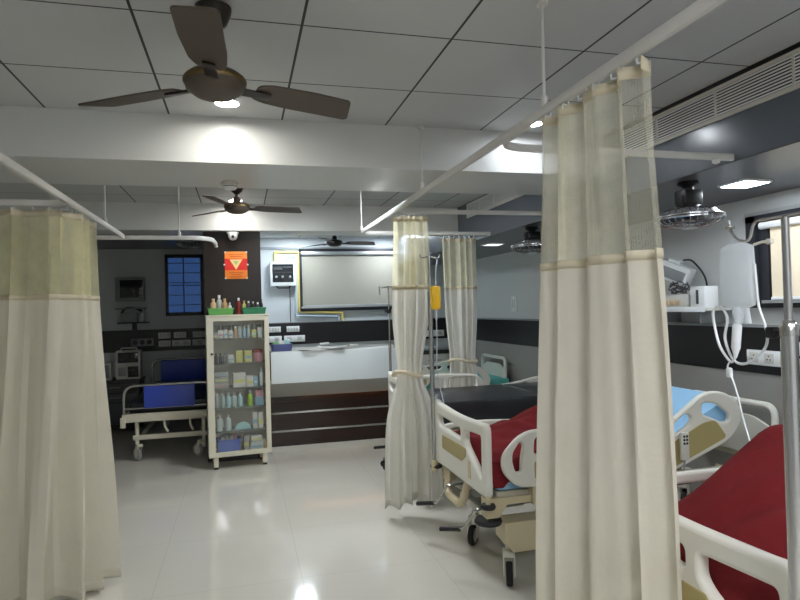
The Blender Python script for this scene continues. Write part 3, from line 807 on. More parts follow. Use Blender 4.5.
def side_rail_head(parent, y, px_, pz, ang, ln=.72):
    """rail of the head half, tilts with the backrest about (px_, pz)"""
    mx = T((px_, y, pz)) @ Matrix.Rotation(-ang, 4, 'Y') @ XZ
    out = rp([(0, .04), (.06, 0), (ln*.82, -.03), (ln, .03), (ln+.03, .13), (ln-.03, .24), (ln-.16, .31), (ln-.30, .285), (ln*.3, .25), (.06, .24), (0, .17)], [.04, .04, .06, .06, .06, .08, .1, .15, .2, .06, .06], 6)
    holes = [rp([(.10, .165), (ln-.34, .185), (ln-.30, .215), (ln-.33, .255), (ln*.35, .225), (.10, .215)], .028),
             rp([(ln-.205, .26), (ln-.235, .20), (ln-.13, .09), (ln-.085, .075), (ln-.065, .11), (ln-.12, .21)], .03)]
    bm = B(); plate(bm, out, holes, .034, .012, mx)
    o = obj('side_rail', bm, 'bed_white', parent)
    s = -1 if y < 0 else 1
    bm = B(); plate(bm, rp([(.14, .02), (ln-.14, .0), (ln-.17, .13), (ln-.26, .155), (.14, .145)], .03), [], .005, .002, T((0, s*.018, 0)) @ mx); obj('inlay', bm, 'plaque', o)
    bm = B(); rbox(bm, px_+.1, px_+.14, min(y, y-s*.06), max(y, y-s*.06), min(.44, pz+.06), max(pz+.12, .5), r=.006); obj('rail_bracket', bm, 'bed_cream', o)
    return mx

def blanket_obj(parent_loc, label, fn, x0, x1, y0, y1, nx, ny):
    bm = B(); R_ = []
    for i in range(nx+1):
        xx = x0+(x1-x0)*(i/nx)**1.25; row = []
        for j in range(ny+1):
            v = 2*j/ny-1; yy = y1*math.copysign(1-(1-abs(v))**1.7, v); row.append(bm.verts.new((xx, yy, fn(xx, yy))))
        R_.append(row)
    for i in range(nx):
        for j in range(ny): bm.faces.new((R_[i][j], R_[i+1][j], R_[i+1][j+1], R_[i][j+1]))
    o = obj('blanket', bm, 'blanket'); o.location = parent_loc
    md = o.modifiers.new('th', 'SOLIDIFY'); md.thickness = .012; md.offset = 1
    tag(o, label, 'blanket')
    return o

def icu_bed(label, loc, mattress, back, lift=0, lowered=False, thick=.06, far_down=False):
    t = thing('hospital_bed', label, 'hospital bed', loc)
    L_ = 2.06; mt = .655 if back > .02 else .595+thick
    foot_board(t, .0)
    # head board: round tube hoop with panel
    bm = B(); tube(bm, rounded([(L_-.12, -.37, .46), (L_-.11, -.37, .84), (L_-.11, .37, .84), (L_-.12, .37, .46)], .07), .021, 10); hb = obj('head_board', bm, 'bed_white', t)
    bm = B(); plate(bm, rp([(-.355, .5), (.355, .5), (.355, .70), (.2, .76), (-.2, .76), (-.355, .70)], .04), [], .02, .006, T((L_-.113, 0, 0)) @ YZ); obj('panel', bm, 'offwhite', hb)
    # frame under the mattress
    bm = B()
    for s in (-1, 1): rbox(bm, .05, L_-.05, s*.39-.018, s*.39+.018, .455, .515, r=.006)
    for xx in (.07, .7, 1.15, L_-.08): rbox(bm, xx-.018, xx+.018, -.39, .39, .46, .505, r=.005)
    obj('frame', bm, 'bed_frame', t)
    bm = B(); prism(bm, [(-.02, -.43, .488), (-.02, -.43, .385), (.05, -.43, .385), (.10, -.43, .45), (.40, -.43, .45), (.40, -.43, .488)], (0, .07, 0)); obj('corner_bracket', bm, 'bed_cream', t)
    bm = B(); prism(bm, [(.03, .43, .50), (.03, .43, .37), (.09, .43, .37), (.13, .43, .45), (.40, .43, .45), (.40, .43, .50)], (0, -.07, 0)); obj('corner_bracket', bm, 'bed_cream', t)
    # mattress: flat part and raised back part
    if back > .02:
        hx = 1.02; l2 = .70
        d = Vector((math.cos(back), 0, math.sin(back))); nrm = Vector((-math.sin(back), 0, math.cos(back)))
        a = Vector((hx, 0, .525)); e = a+d*l2
        prof = [(.04, .525), (hx, .525), (e.x, e.z), (e.x+nrm.x*.12, e.z+nrm.z*.12), (hx-.03, mt-.0), (.04, mt)]
        prof = rp(prof, [.03, .02, .03, .03, .1, .03])
        bm = B(); prism(bm, [(p[0], -.41, p[1]) for p in prof], (0, .82, 0))
        obj('mattress', bm, mattress, t)
        bm = B(); q = a+d*.3
        tube(bm, [(q.x, -.2, q.z), (q.x-.1, -.2, .49)], .016, 8); tube(bm, [(q.x, .2, q.z), (q.x-.1, .2, .49)], .016, 8)
        prism(bm, [(a.x, -.40, a.z-.004), (e.x, -.40, e.z-.004), (e.x, -.40, e.z-.022), (a.x, -.40, a.z-.022)], (0, .8, 0)); obj('back_lift', bm, 'bed_frame', t)
    else:
        bm = B(); rbox(bm, .05, 1.08, -.41, .41,     .525, mt, r=.012, seg=3); rbox(bm, 1.085, L_-.08, -.41, .41,     .525, mt, r=.012, seg=3)
        obj('mattress', bm, mattress, t)
    for y in (-.455, .455): side_rail_foot(t, y, .06, .93, -.27 if (lowered and y < 0) or (far_down and y > 0) else 0)
    for y in (-.455, .455): side_rail_head(t, y, .96, .475-(.25 if lowered and y < 0 else 0), back*.92)
    # chassis
    bm = B()
    for s in (-1, 1): rbox(bm, .14, L_-.14, s*.30-.022, s*.30+.022, .215, .265, r=.008)
    for xx in (.16, L_-.16): rbox(bm, xx-.03, xx+.03, -.40, .40, .235, .28, r=.008)
    obj('chassis', bm, 'bed_white', t)
    for xx in (.52, L_-.5):
        bm = B()
        for s in (-1, 1): tube(bm, [(xx, s*.22, .25), (xx+.10, s*.22, .47)], .022, 10)
        tube(bm, [(xx+.05, -.22, .36), (xx+.05, .22, .36)], .018, 10)
        obj('lift_leg', bm, 'bed_cream', t)
    bm = B(); prism(bm, [(.085, -.43, .35), (.085, -.43, .25), (.13, -.43, .19), (.40, -.43, .19), (.44, -.43, .22), (.44, -.43, .35)], (0, .13, 0)); obj('drive_cover', bm, 'bed_cream', t)
    obj('under_tray', rb(.2, 1.5, -.16, .34, .345, .375, r=.01), 'grey_box', t)
    for xx, y, tr in ((.135, -.352, 4.3), (.165, .225, 4.0), (L_-.2, -.36, .4), (L_-.2, .36, .6)): caster(t, xx, y, tr)
    for xx in (-.015, L_-.05):
        for s in (-1, 1):
            bm = B(); lathe(bm, [(.02, -.012), (.036, -.012), (.042, 0), (.036, .012), (.02, .012)], 20, c=(xx, s*.44, .455)); b_ = obj('bumper_wheel', bm, 'rubber', t)
            bm = B(); tube(bm, [(xx, s*.44, .42), (xx, s*.44, .50)], .014, 10); obj('bumper_pin', bm, 'bed_cream', b_)
    bm = B(); lathe(bm, [(.03, -.012), (.07, -.012), (.075, 0), (.07, .012), (.03, .012)], 24, c=(.0, -.40, .365)); obj('bumper_wheel', bm, 'rubber', t)
    bm = B(); tube(bm, rounded([(.02, .28, .48), (-.01, .24, .33), (-.01, -.02, .33), (.02, -.06, .48)], .06, 6), .024, 12); obj('step_bar', bm, 'bed_cream', t)
    for k, (yy, end) in enumerate(((.17, 0), (-.31, 0))):
        bm = B(); tube(bm, rounded([(.25, yy, .40), (-.03, yy, .40), (-.07, yy+.1, .27), (-.10, yy+.14, .255)], .02), .008, 8)
        c_ = obj('crank_handle', bm, 'steel', t)
        bm = B(); tube(bm, [(-.085, yy+.125, .257), (-.17, yy+.22, .235)], .014, 10); obj('grip', bm, 'black', c_)
    for ch in t.children:
        if lift and ch.name.split('.')[0] not in ('caster', 'chassis', 'drive_cover', 'under_tray', 'lift_leg'): ch.location.z += lift
    return t

icu_bed('white and beige hospital bed with red blanket and raised light blue back, middle bay', (1.255, 3.44, 0), 'matt_blue', math.radians(26), far_down=True)
icu_bed('foreground hospital bed under a peaked red blanket at the right edge', (1.255, 1.57, 0), 'matt_blue', math.radians(20))
icu_bed('hospital bed with bare black mattress behind the middle bed', (1.285, 4.88, 0), 'matt_black', 0, .05, True, .13)
icu_bed('farthest hospital bed with teal sheet behind the black mattress bed', (1.27, 7.46, 0), 'matt_teal', 0, 0, False, .0)

def g2(x, y, cx, cy, sx, sy): return math.exp(-((x-cx)/sx)**2-((y-cy)/sy)**2)
def fold(x, y, a): return a*(math.sin(x*23+y*9)+.7*math.sin(y*31-x*11)+.5*math.sin(x*47+y*29))
def drape(x, y, z):
    z -= min(.15, max(0, abs(y)-.4135)*11)*(1+.25*math.sin(x*37)) + max(0, .036-x)*9
    return max(z, .54)
def bA(x, y):
    z = .668+.05*g2(x, y, .15, 0, .3, .3)+.26*g2(x, y, .75, .02, .34, .33)+.05*g2(x, y, .3, -.2, .1, .25)+fold(x, y, .008)
    return drape(x, y, max(z, .672))
blanket_obj((1.255, 3.44, 0), 'crumpled red blanket on the middle bed with the raised back', bA, .028, 1.0, -.425, .425, 60, 60)
def bBz(x, y):
    u = min(1, max(0, (x-.03)/.40)); v = min(1, max(0, (.40-y)/.38))
    r = u**.74 * (v*v*(3-2*v))**.7
    z = .69+.40*r-.3*max(0, x-.5)
    w_ = math.exp(-((x-.12)/.22)**2)*min(1, max(0, (.1-y)/.3))
    z += .022*w_*math.sin((x*1.1+y*.5)*38+2*math.sin(y*9))+.004*math.sin(y*40+x*13)
    return drape(x, y, max(z, .672))
blanket_obj((1.255, 1.57, 0), 'red blanket peaked like a tent on the foreground bed', bBz, .028, 1.0, -.425, .425, 60, 60)

# remote pendant on the middle bed's rail
t = thing('bed_remote', 'grey hand control hung on the raised rail of the middle bed', 'remote control', (2.42, 2.955, .70))
bm = B(); rbox(bm, -.027, .027, -.014, .0105, -.09, .07, r=.01); obj('casing', bm, 'offwhite', t)
bm = B()
for i in range(2):
    for j in range(3): rbox(bm, -.016+i*.019, -.003+i*.019, -.0165, -.013, -.0+j*.02, .013+j*.02, r=.002)
obj('buttons', bm, 'black', t)
bm = B(); tube(bm, rounded([(0, 0, -.09), (-.01, .0, -.16), (-.03, .02, -.2), (-.05, .04, -.16)], .03), .006, 6); obj('cord', bm, 'grey', t)
t.location = (2.42, 2.935, .70)

# ------------------------------------------------------------------ old crank bed in the alcove
t = thing('hospital_bed', 'old steel framed bed with blue end panels in the dark alcove', 'hospital bed', (-.745, 6.75, 0))
wf = .44
bm = B(); tube(bm, rounded([(-wf, 0, .50), (-wf, 0, .79), (wf, 0, .79), (wf, 0, .50)], .12, 7), .016, 10); tube(bm, [(-wf, 0, .555), (wf, 0, .555)], .012, 8)
fh = obj('foot_hoop', bm, 'steel', t)
obj('blue_panel', rb(-.25, .25, -.012, .012, .55, .775, r=.004), 'blue_panel', fh)
bm = B(); tube(bm, rounded([(-wf, 2.05, .45), (-wf, 2.05, .90), (wf, 2.05, .90), (wf, 2.05, .45)], .12, 7), .016, 10)
hh = obj('head_hoop', bm, 'steel', t)
obj('blue_panel', rb(-.33, .33, 2.036, 2.062, .6, .885, r=.004), 'blue_panel', hh)
bm = B(); rbox(bm, -.46, .46, -.03, .02, .415, .50, r=.006); rbox(bm, -.46, .46, 2.03, 2.08, .415, .50, r=.006)
for s in (-1, 1): rbox(bm, s*.43-.02, s*.43+.02, .02, 2.03, .43, .49, r=.005)
rbox(bm, -.475, -.425, -.045, -.02, .365, .47, r=.005)
obj('frame', bm, 'cab', t)
obj('mattress', rb(-.41, .41, .04, 2.0, .49, .62, r=.03, seg=3), 'matt_black', t)
bm = B(); rbox(bm, -.37, .37, .03, .07, .22, .27, r=.006); rbox(bm, -.37, .37, 1.9, 1.94, .22, .27, r=.006)
for s in (-1, 1): rbox(bm, s*.3-.015, s*.3+.015, .07, 1.9, .23, .26, r=.004)
for s in (-1, 1):
    for yy in (.05, 1.92): tube(bm, [(s*.33, yy, .1), (s*.33, yy, .42)], .02, 10)
for xx in (-.05, .2): tube(bm, rounded([(xx, -.02, .42), (xx, -.03, .36), (xx+.03, -.03, .30)], .02), .012, 8)
obj('chassis', bm, 'cab', t)
for xx, yy, tr in ((-.31, .03, 2.2), (.30, .03, 2.4), (-.31, 1.92, .5), (.31, 1.92, .7)):
    bm = B(); mx = T((xx, yy, 0)) @ Rz(tr); r = .07
    for s in (-1, 1): prism(bm, [mx @ Vector(p) for p in ((-.02, s*.022, .17), (.02, s*.022, .17), (.055, s*.022, .07), (.03, s*.022, .06))], mx.to_3x3() @ Vector((0, s*.006, 0)))
    rbox(bm, -.025, .03, -.03, .03, .15, .18, r=.008, mtx=mx)
    c_ = obj('caster', bm, 'cab', t)
    bm = B(); lathe(bm, [(r*.7, -.016), (r*.95, -.016), (r, -.009), (r, .009), (r*.95, .016), (r*.7, .016)], 22, hollow=True, mtx=mx @ T((.045, 0, r)) @ Matrix.Rotation(PI/2, 4, 'X')); obj('tyre', bm, 'grey', c_)
    bm = B(); lathe(bm, [(.004, -.012), (r*.72, -.012), (r*.72, .012), (.004, .012)], 18, mtx=mx @ T((.045, 0, r)) @ Matrix.Rotation(PI/2, 4, 'X')); obj('hub', bm, 'offwhite', c_)

# bedside cabinet, monitor and machine in the alcove
t = thing('bedside_cabinet', 'dark bedside cabinet under the monitor in the unlit alcove', 'cabinet', (-1.56, 8.78, 0))
obj('body', rb(-.34, .24, -.2, .25, .06, .64, r=.008), 'seat_dark', t)
obj('top', rb(-.36, .26, -.22, .27, .64, .672, r=.008), 'dgrey', t)
for z in (.38, .51):
    d_ = obj('drawer', rb(-.32, .22, -.215, -.2, z, z+.115, r=.005), 'dgrey', t)
    obj('handle', tb([(-.12, -.232, z+.07), (.02, -.232, z+.07)], .007, 8), 'steel', d_)
d_ = obj('door', rb(-.32, .22, -.215, -.2, .09, .37, r=.005), 'dgrey', t); obj('handle', tb([(.16, -.232, .22), (.16, -.232, .33)], .007, 8), 'steel', d_)
for sx in (-.3, .2):
    for sy in (-.16, .2):
        bm = B(); lathe(bm, [(.02, 0), (.022, .03), (.022, .06)], 12, c=(sx, sy, 0)); obj('foot', bm, 'black', t)
t = thing('patient_monitor', 'patient monitor with handle on the dark bedside cabinet', 'monitor', (-1.45, 8.70, .673))
obj('casing', rb(-.16, .15, -.08, .09, 0, .38, r=.015), 'offwhite', t)
obj('screen', rb(-.13, .12, -.086, -.078, .22, .355, r=.004), 'screen', t)
obj('keypad', rb(-.01, .12, -.086, -.078, .03, .17, r=.004), 'black', t)
obj('printer', rb(-.125, -.03, -.086, -.078, .05, .16, r=.004), 'grey', t)
for k in range(5):
    bm = B(); lathe(bm, [(.012, 0), (.012, .012)], 10, mtx=T((.01+(k % 3)*.04, -.085, .06+(k//3)*.06)) @ Matrix.Rotation(PI/2, 4, 'X')); obj('knob', bm, 'dgrey', t)
bm = B(); tube(bm, rounded([(-.10, 0, .375), (-.10, 0, .41), (.09, 0, .41), (.09, 0, .375)], .02), .01, 8); obj('handle', bm, 'offwhite', t)
t = thing('infusion_pump', 'pale upright instrument left of the monitor on the dark cabinet', 'medical device', (-1.735, 8.67, .673))
obj('casing', rb(-.075, .075, -.06, .06, 0, .23, r=.01), 'offwhite', t)
obj('front_panel', rb(-.055, .055, -.066, -.058, .03, .2, r=.004), 'grey', t)
bm = B(); lathe(bm, [(.016, 0), (.014, .014)], 12, mtx=T((0, -.065, .06)) @ Matrix.Rotation(PI/2, 4, 'X')); obj('knob', bm, 'black', t)
# wall monitor and suction unit in the alcove
t = thing('wall_monitor', 'small dark monitor on the wall above the dark dado, unlit alcove', 'monitor', (-1.48, Y1, 1.9))
obj('casing', rb(-.21, .17, -.09, -.03, -.19, .15, r=.012), 'grey', t); obj('screen', rb(-.15, .15, -.096, -.088, -.14, .11, r=.004), 'screen', t)
obj('mount', rb(-.06, .06, -.03, 0, -.08, .06, r=.004), 'dgrey', t)
obj('shelf', rb(-.2, .18, -.18, 0, -.30, -.28, r=.004), 'grey', t)
t = thing('suction_unit', 'dark suction unit with jars on a wall bracket below the small monitor', 'medical device', (-1.46, Y1, 1.40))
obj('bracket', rb(-.2, .2, -.16, 0, 0, .02, r=.004), 'dgrey', t); obj('bracket_post', rb(-.03, .03, -.028, 0, -.094, 0, r=.003), 'dgrey', t); obj('body', rb(-.16, .05, -.15, -.02, .02, .15, r=.012), 'grey', t)
bm = B(); lathe(bm, [(.04, .02), (.045, .14), (.03, .16), (.01, .17)], 16, c=(.11, -.08, 0)); obj('jar', bm, 'clearplastic', t)
bm = B(); tube(bm, rounded([(-.15, -.1, .15), (-.1, -.12, .22), (.05, -.12, .21), (.11, -.08, .17)], .05), .016, 8); obj('hose', bm, 'black', t)

# equipment trolley seen between the curtains
t = thing('equipment_trolley', 'dark trolley with white drawers between the two middle curtains', 'trolley', (2.75, 8.75, 0))
obj('body', rb(-.3, .3, -.2, .25, .12, .88, r=.01), 'seat_dark', t)
for k in range(3):
    d_ = obj('drawer', rb(-.27, .27, -.212, -.2, .2+k*.22, .38+k*.22, r=.006), 'offwhite' if k != 1 else 'grey', t); obj('handle', tb([(-.1, -.228, .29+k*.22), (.1, -.228, .29+k*.22)], .008, 8), 'steel', d_)
obj('top', rb(-.32, .32, -.22, .27, .88, .91, r=.008), 'grey', t)
for sx in (-.25, .25):
    for sy in (-.15, .2):
        bm = B(); lathe(bm, [(.05, -.014), (.05, .014)], 16, mtx=T((sx, sy, .05)) @ Matrix.Rotation(PI/2, 4, 'X')); rbox(bm, sx-.015, sx+.015, sy-.02, sy+.02, .08, .125, r=.004); obj('caster', bm, 'rubber', t)

# ------------------------------------------------------------------ reception counter
t = thing('nurse_counter', 'long nurse counter with glossy white front above dark wood panels', 'counter', (0, 0, 0))
cx0, cx1 = .282, 1.68
bm = B(); rbox(bm, cx0, cx1, 6.36, 6.97, 1.075, 1.10, r=.004); o = obj('worktop', bm, 'grey_top', t)
bm = B(); rbox(bm, cx0, cx1, 6.35, 6.385, .77, 1.098, r=.005); obj('front_panel', bm, 'white_top', t)
bm = B(); prism(bm, [(cx0, 6.352, .772), (cx0, 6.60, .60), (cx0, 6.66, .60), (cx0, 6.66, .772)], (cx1-cx0, 0, 0)); obj('sloped_band', bm, 'grey_top', t, False)
obj('wood_front', bx(cx0, cx1, 6.655, 6.69, .06, .60), 'counterwood', t, False)
for z in (.418, .222): obj('steel_strip', rb(cx0, cx1, 6.645, 6.66, z-.011, z+.011, r=.003), 'steel', t)
obj('plinth', bx(cx0, cx1, 6.64, 6.69, 0, .06), 'offwhite', t, False)
obj('end_panel', bx(cx1-.03, cx1, 6.69, 6.95, 0, 1.075), 'counterwood', t, False)
obj('end_panel', bx(cx0, cx0+.03, 6.69, 6.95, 0, 1.075), 'counterwood', t, False)
obj('cove_light', bx(cx0+.3, cx1-.1, 6.62, 6.652, .597, .5995), 'cove', t, False)
# things on the counter
t = thing('supply_tray', 'blue plastic tray with supplies on the counter beside the cabinet', 'tray', (.40, 6.47, 1.101))
bm = B(); prism(bm, rounded([(-.10, -.09, 0), (.10, -.09, 0), (.10, .09, 0), (-.10, .09, 0)], .03, 4, True), (0, 0, .01))
for a in range(24):
    pass
ring = rounded([(-.11, -.10, 0), (.11, -.10, 0), (.11, .10, 0), (-.11, .10, 0)], .04, 5, True)
n_ = len(ring); lo = [bm.verts.new(p*.9) for p in ring]; hi = [bm.verts.new(p+Vector((0, 0, .075))) for p in ring]; hi2 = [bm.verts.new(p*.94+Vector((0, 0, .075))) for p in ring]; lo2 = [bm.verts.new(p*.85+Vector((0, 0, .01))) for p in ring]
for i in range(n_):
    j = (i+1) % n_
    bm.faces.new((lo[i], lo[j], hi[j], hi[i])); bm.faces.new((hi[i], hi[j], hi2[j], hi2[i])); bm.faces.new((hi2[i], hi2[j], lo2[j], lo2[i]))
obj('tray', bm, 'navy', t)
for i, (x, y_, c) in enumerate(((-.062, -.02, 'green_l'), (0, -.01, 'white'), (.062, .0, 'cyan'))):
    o = obj('supply_pack', rb(x-.027, x+.027, y_-.04, y_+.04, 1.112, 1.195+.012*i, r=.005), c); o.location = (.40, 6.47, 0)
    tag(o, ('green supply pack in the blue tray on the counter', 'white supply pack in the blue tray on the counter', 'pale blue supply pack in the blue tray on the counter')[i], 'pack')
def sheet(name, label, x, y, z, w, h, rz, curl, m='paper'):
    bm = B(); n = 8; r1 = []; 
    for i in range(n+1):
        u = i/n-.5; zz = .002+curl*(u*2)**2
        r1.append([bm.verts.new((u*w, v*h, zz)) for v in (-.5, .5)])
    for i in range(n): bm.faces.new((r1[i][0], r1[i+1][0], r1[i+1][1], r1[i][1]))
    o = obj(name, bm, m); o.location = (x, y, z); o.rotation_euler = (0, 0, rz)
    md = o.modifiers.new('th', 'SOLIDIFY'); md.thickness = .003; md.offset = 1
    return tag(o, label, 'papers')
sheet('case_sheet', 'open white case sheets at the front edge of the counter, left stack', .73, 6.42, 1.101, .30, .26, .25, .014)
sheet('case_sheet', 'white paper lying across the right side of the case sheets', .93, 6.42, 1.117, .30, .24, -.3, .02)
t = thing('stapler', 'small white stapler resting on the case sheets', 'stapler', (.86, 6.52, 1.132), .4)
obj('base', rb(-.06, .06, -.016, .016, 0, .012, r=.004), 'grey', t); bm = B(); rbox(bm, -.06, .055, -.013, .013, .012, .036, r=.008, mtx=Matrix.Rotation(-.05, 4, 'Y')); obj('arm', bm, 'white', t)
bm = B(); rbox(bm, -.05, .05, -.03, .03, 0, .022, r=.008); o = tag(obj('tissue_pack', bm, 'white'), 'small white packet at the back of the counter near the drip stand', 'packet'); o.location = (1.22, 6.75, 1.101)

# ------------------------------------------------------------------ instrument cabinet with contents
CXL, CYL, CRZ = -.035, 6.16, math.radians(5)
cab = thing('instrument_cabinet', 'cream steel cabinet with glass door full of medical supplies', 'cabinet', (CXL, CYL, 0), CRZ)
W2, D, zb_, zt_ = .297, .27, .115, 1.487
bm = B()
box(bm, -W2, -W2+.012, 0, D, zb_, zt_); box(bm, W2-.012, W2, 0, D, zb_, zt_)
box(bm, -W2+.012, W2-.012, 0, D, zt_-.03, zt_); box(bm, -W2+.012, W2-.012, 0, D, zb_, zb_+.03)
box(bm, -W2+.012, W2-.012, D-.01, D, zb_+.03, zt_-.03)
obj('body', bm, 'cab', cab, False)
obj('top', rb(-W2-.006, W2+.006, -.022, D+.004, zt_-.008, zt_+.008, r=.003), 'cab', cab)
bm = B(); dz0, dz1 = zb_+.008, zt_-.012
box(bm, -W2, -W2+.062, -.02, -.001, dz0, dz1); box(bm, W2-.045, W2, -.02, -.001, dz0, dz1); box(bm, -W2+.062, W2-.045, -.02, -.001, dz0, dz0+.042); box(bm, -W2+.062, W2-.045, -.02, -.001, dz1-.04, dz1)
dr = obj('door', bm, 'cab', cab, False)
obj('glass_pane', bx(-W2+.06, W2-.043, -.012, -.008, dz0+.04, dz1-.038), 'glass', dr, False)
bm = B(); lathe(bm, [(.011, 0), (.011, .012), (.006, .02)], 12, mtx=T((-W2+.045, -.02, 1.12)) @ Matrix.Rotation(PI/2, 4, 'X')); obj('lock', bm, 'black', dr)
bm = B()
for z in (.35, 1.25): tube(bm, [(-W2-.004, -.01, z), (-W2-.004, -.01, z+.06)], .006, 8)
obj('hinge', bm, 'steel', cab)
shelf_z = [1.262, 1.02, .778, .585, .355]
for z in shelf_z: obj('shelf', bx(-W2+.013, W2-.013, .0, D-.011, z-.008, z), 'shelf_glass', cab, False)
for sx in (-1, 1):
    for yy in (.0, D-.045): obj('leg', rb(sx*(W2-.065)-.022, sx*(W2-.065)+.022, yy, yy+.045, .02, zb_, r=.003), 'cab', cab); 
    for yy in (.0, D-.045): obj('foot', rb(sx*(W2-.065)-.02, sx*(W2-.065)+.02, yy+.003, yy+.042, 0, .02, r=.003), 'black', cab)

CM = T((CXL, CYL, 0)) @ Rz(CRZ)
def at_cab(x, y, z): return CM @ Vector((x, y, z))
def carton(x, y, z, w, d, h, m, label, group=None, rz=0):
    o = obj('carton', rb(-w/2, w/2, -d/2, d/2, 0, h, r=.003), m); o.location = at_cab(x, y, z); o.rotation_euler = (0, 0, CRZ+rz)
    # printed strip
    s = obj('label_strip', bx(-w/2*.8, w/2*.8, -d/2-.0012, -d/2+.001, h*.3, h*.55), random.choice(['cartonblue', 'pink', 'grey', 'cyan', 'yellowbox']), o, False)
    return tag(o, label, 'carton', group)
def bottle(x, y, z, r, h, mb, mc, label, group=None, name='bottle', loc=None):
    t = thing(name, label, 'bottle', loc or at_cab(x, y, z), 0, group)
    bm = B(); lathe(bm, [(r*.9, 0), (r, .004), (r, h*.62), (r*.85, h*.72), (r*.42, h*.80), (r*.40, h*.84)], 18); obj('body', bm, mb, t)
    bm = B(); lathe(bm, [(r*.5, h*.83), (r*.5, h*.98), (r*.42, h)], 16); obj('cap', bm, mc, t)
    return t
rng = random.Random(4)
g = 'packs on the top shelf of the glass cabinet'
row1 = [(-.215, .05, .06, 'cartongrey'), (-.165, .05, .085, 'carton'), (-.118, .045, .09, 'carton'), (-.07, .045, .075, 'carton'), (.155, .05, .08, 'yellowbox'), (.215, .05, .095, 'carton')]
for x, w_, h_, m_ in row1: carton(x, .07, shelf_z[0]+.001, w_*.92, .07, h_, m_, 'small pale carton standing on the top shelf of the cabinet', g)
g = 'bottles on the top shelf of the glass cabinet'
for x, c_ in ((-.02, 'amber'), (.022, 'clearplastic'), (.065, 'cartonblue'), (.105, 'clearplastic')): bottle(x, .07, shelf_z[0]+.001, .018, .12, c_, 'white', 'small bottle standing on the top shelf of the cabinet', g)
g = 'packs at the back of the top shelf'
for x in (-.2, -.1, .0, .1, .2): carton(x, .19, shelf_z[0]+.001, .085, .07, .13, 'cartongrey', 'grey carton at the back of the top shelf of the cabinet', g)
# second shelf
for x in (-.21, -.17, -.13): bottle(x, .06, shelf_z[1]+.001, .017, .1, 'dgrey', 'black', 'dark small bottle on the second shelf of the cabinet', 'dark bottles on the second shelf')
carton(-.07, .07, shelf_z[1]+.001, .06, .06, .08, 'carton', 'white carton left of two pale yellow cartons, second shelf')
carton(.01, .07, shelf_z[1]+.001, .07, .06, .115, 'yellowbox', 'left one of two pale yellow cartons, second shelf')
carton(.095, .07, shelf_z[1]+.001, .075, .06, .115, 'yellowbox', 'right one of two pale yellow cartons, second shelf')
t = thing('tub', 'round tub with dark red lid on the second cabinet shelf', 'tub', at_cab(.19, .08, shelf_z[1]+.001))
bm = B(); lathe(bm, [(.044, 0), (.048, .01), (.05, .09)], 20); obj('body', bm, 'pink', t); bm = B(); lathe(bm, [(.053, .09), (.053, .118), (.045, .124)], 20); obj('lid', bm, 'darkred', t)
# third shelf
for k in range(3): carton(-.165, .08, shelf_z[2]+.001+k*.055, .13, .09, .05, 'cartongrey', ('flat grey carton at the bottom of the third shelf pile', 'flat grey carton in the middle of the third shelf pile', 'flat grey carton on top of the third shelf pile')[k])
carton(.005, .07, shelf_z[2]+.001, .12, .08, .14, 'carton', 'large white carton in the middle of the third shelf')
carton(.105, .07, shelf_z[2]+.001, .07, .07, .105, 'carton', 'white carton beside the large one, third shelf')
carton(.165, .07, shelf_z[2]+.001, .04, .07, .10, 'cartonblue', 'narrow pale blue carton on the third shelf')
bottle(.22, .07, shelf_z[2]+.001, .02, .17, 'white', 'cyan', 'tall white bottle at the right end of the third shelf')
# fourth shelf
for i, x in enumerate((-.21, -.155, -.10, -.045, .01)):
    bottle(x, .07, shelf_z[3]+.001, .025, .14, ('clearplastic', 'clearplastic', 'cyan', 'clearplastic', 'cyan')[i], 'white', 'cloudy plastic bottle on the fourth shelf of the cabinet', 'cloudy bottles on the fourth shelf')
bottle(.105, .06, shelf_z[3]+.001, .024, .15, 'lime', 'white', 'bottle with lime green label on the fourth shelf')
carton(.195, .07, shelf_z[3]+.001, .085, .07, .085, 'cartonblue', 'pale carton right of the lime green bottle', None)
carton(.195, .07, shelf_z[3]+.087, .07, .06, .07, 'pink', 'pinkish carton stacked on the pale carton, fourth shelf')
# fifth shelf
for x in (-.19, -.11): bottle(x, .08, shelf_z[4]+.001, .034, .16, 'clearplastic', 'offwhite', 'large cloudy jar at the left of the fifth cabinet shelf', 'large jars on the fifth shelf')
t = thing('kidney_tray', 'pale cyan half round tray upright on the fifth cabinet shelf', 'tray', at_cab(.03, .06, shelf_z[4]+.001), CRZ)
bm = B(); prof = [(math.cos(a)*.078, math.sin(a)*.075) for a in [PI*i/16 for i in range(17)]]
plate(bm, [(p[0], p[1]+.001) for p in prof], [], .03, .008, XZ); obj('shell', bm, 'cyan', t)
carton(.15, .08, shelf_z[4]+.001, .05, .06, .165, 'carton', 'tall white carton, left of a pair, fifth shelf')
carton(.205, .08, shelf_z[4]+.001, .048, .06, .165, 'carton', 'tall white carton, right of a pair, fifth shelf')
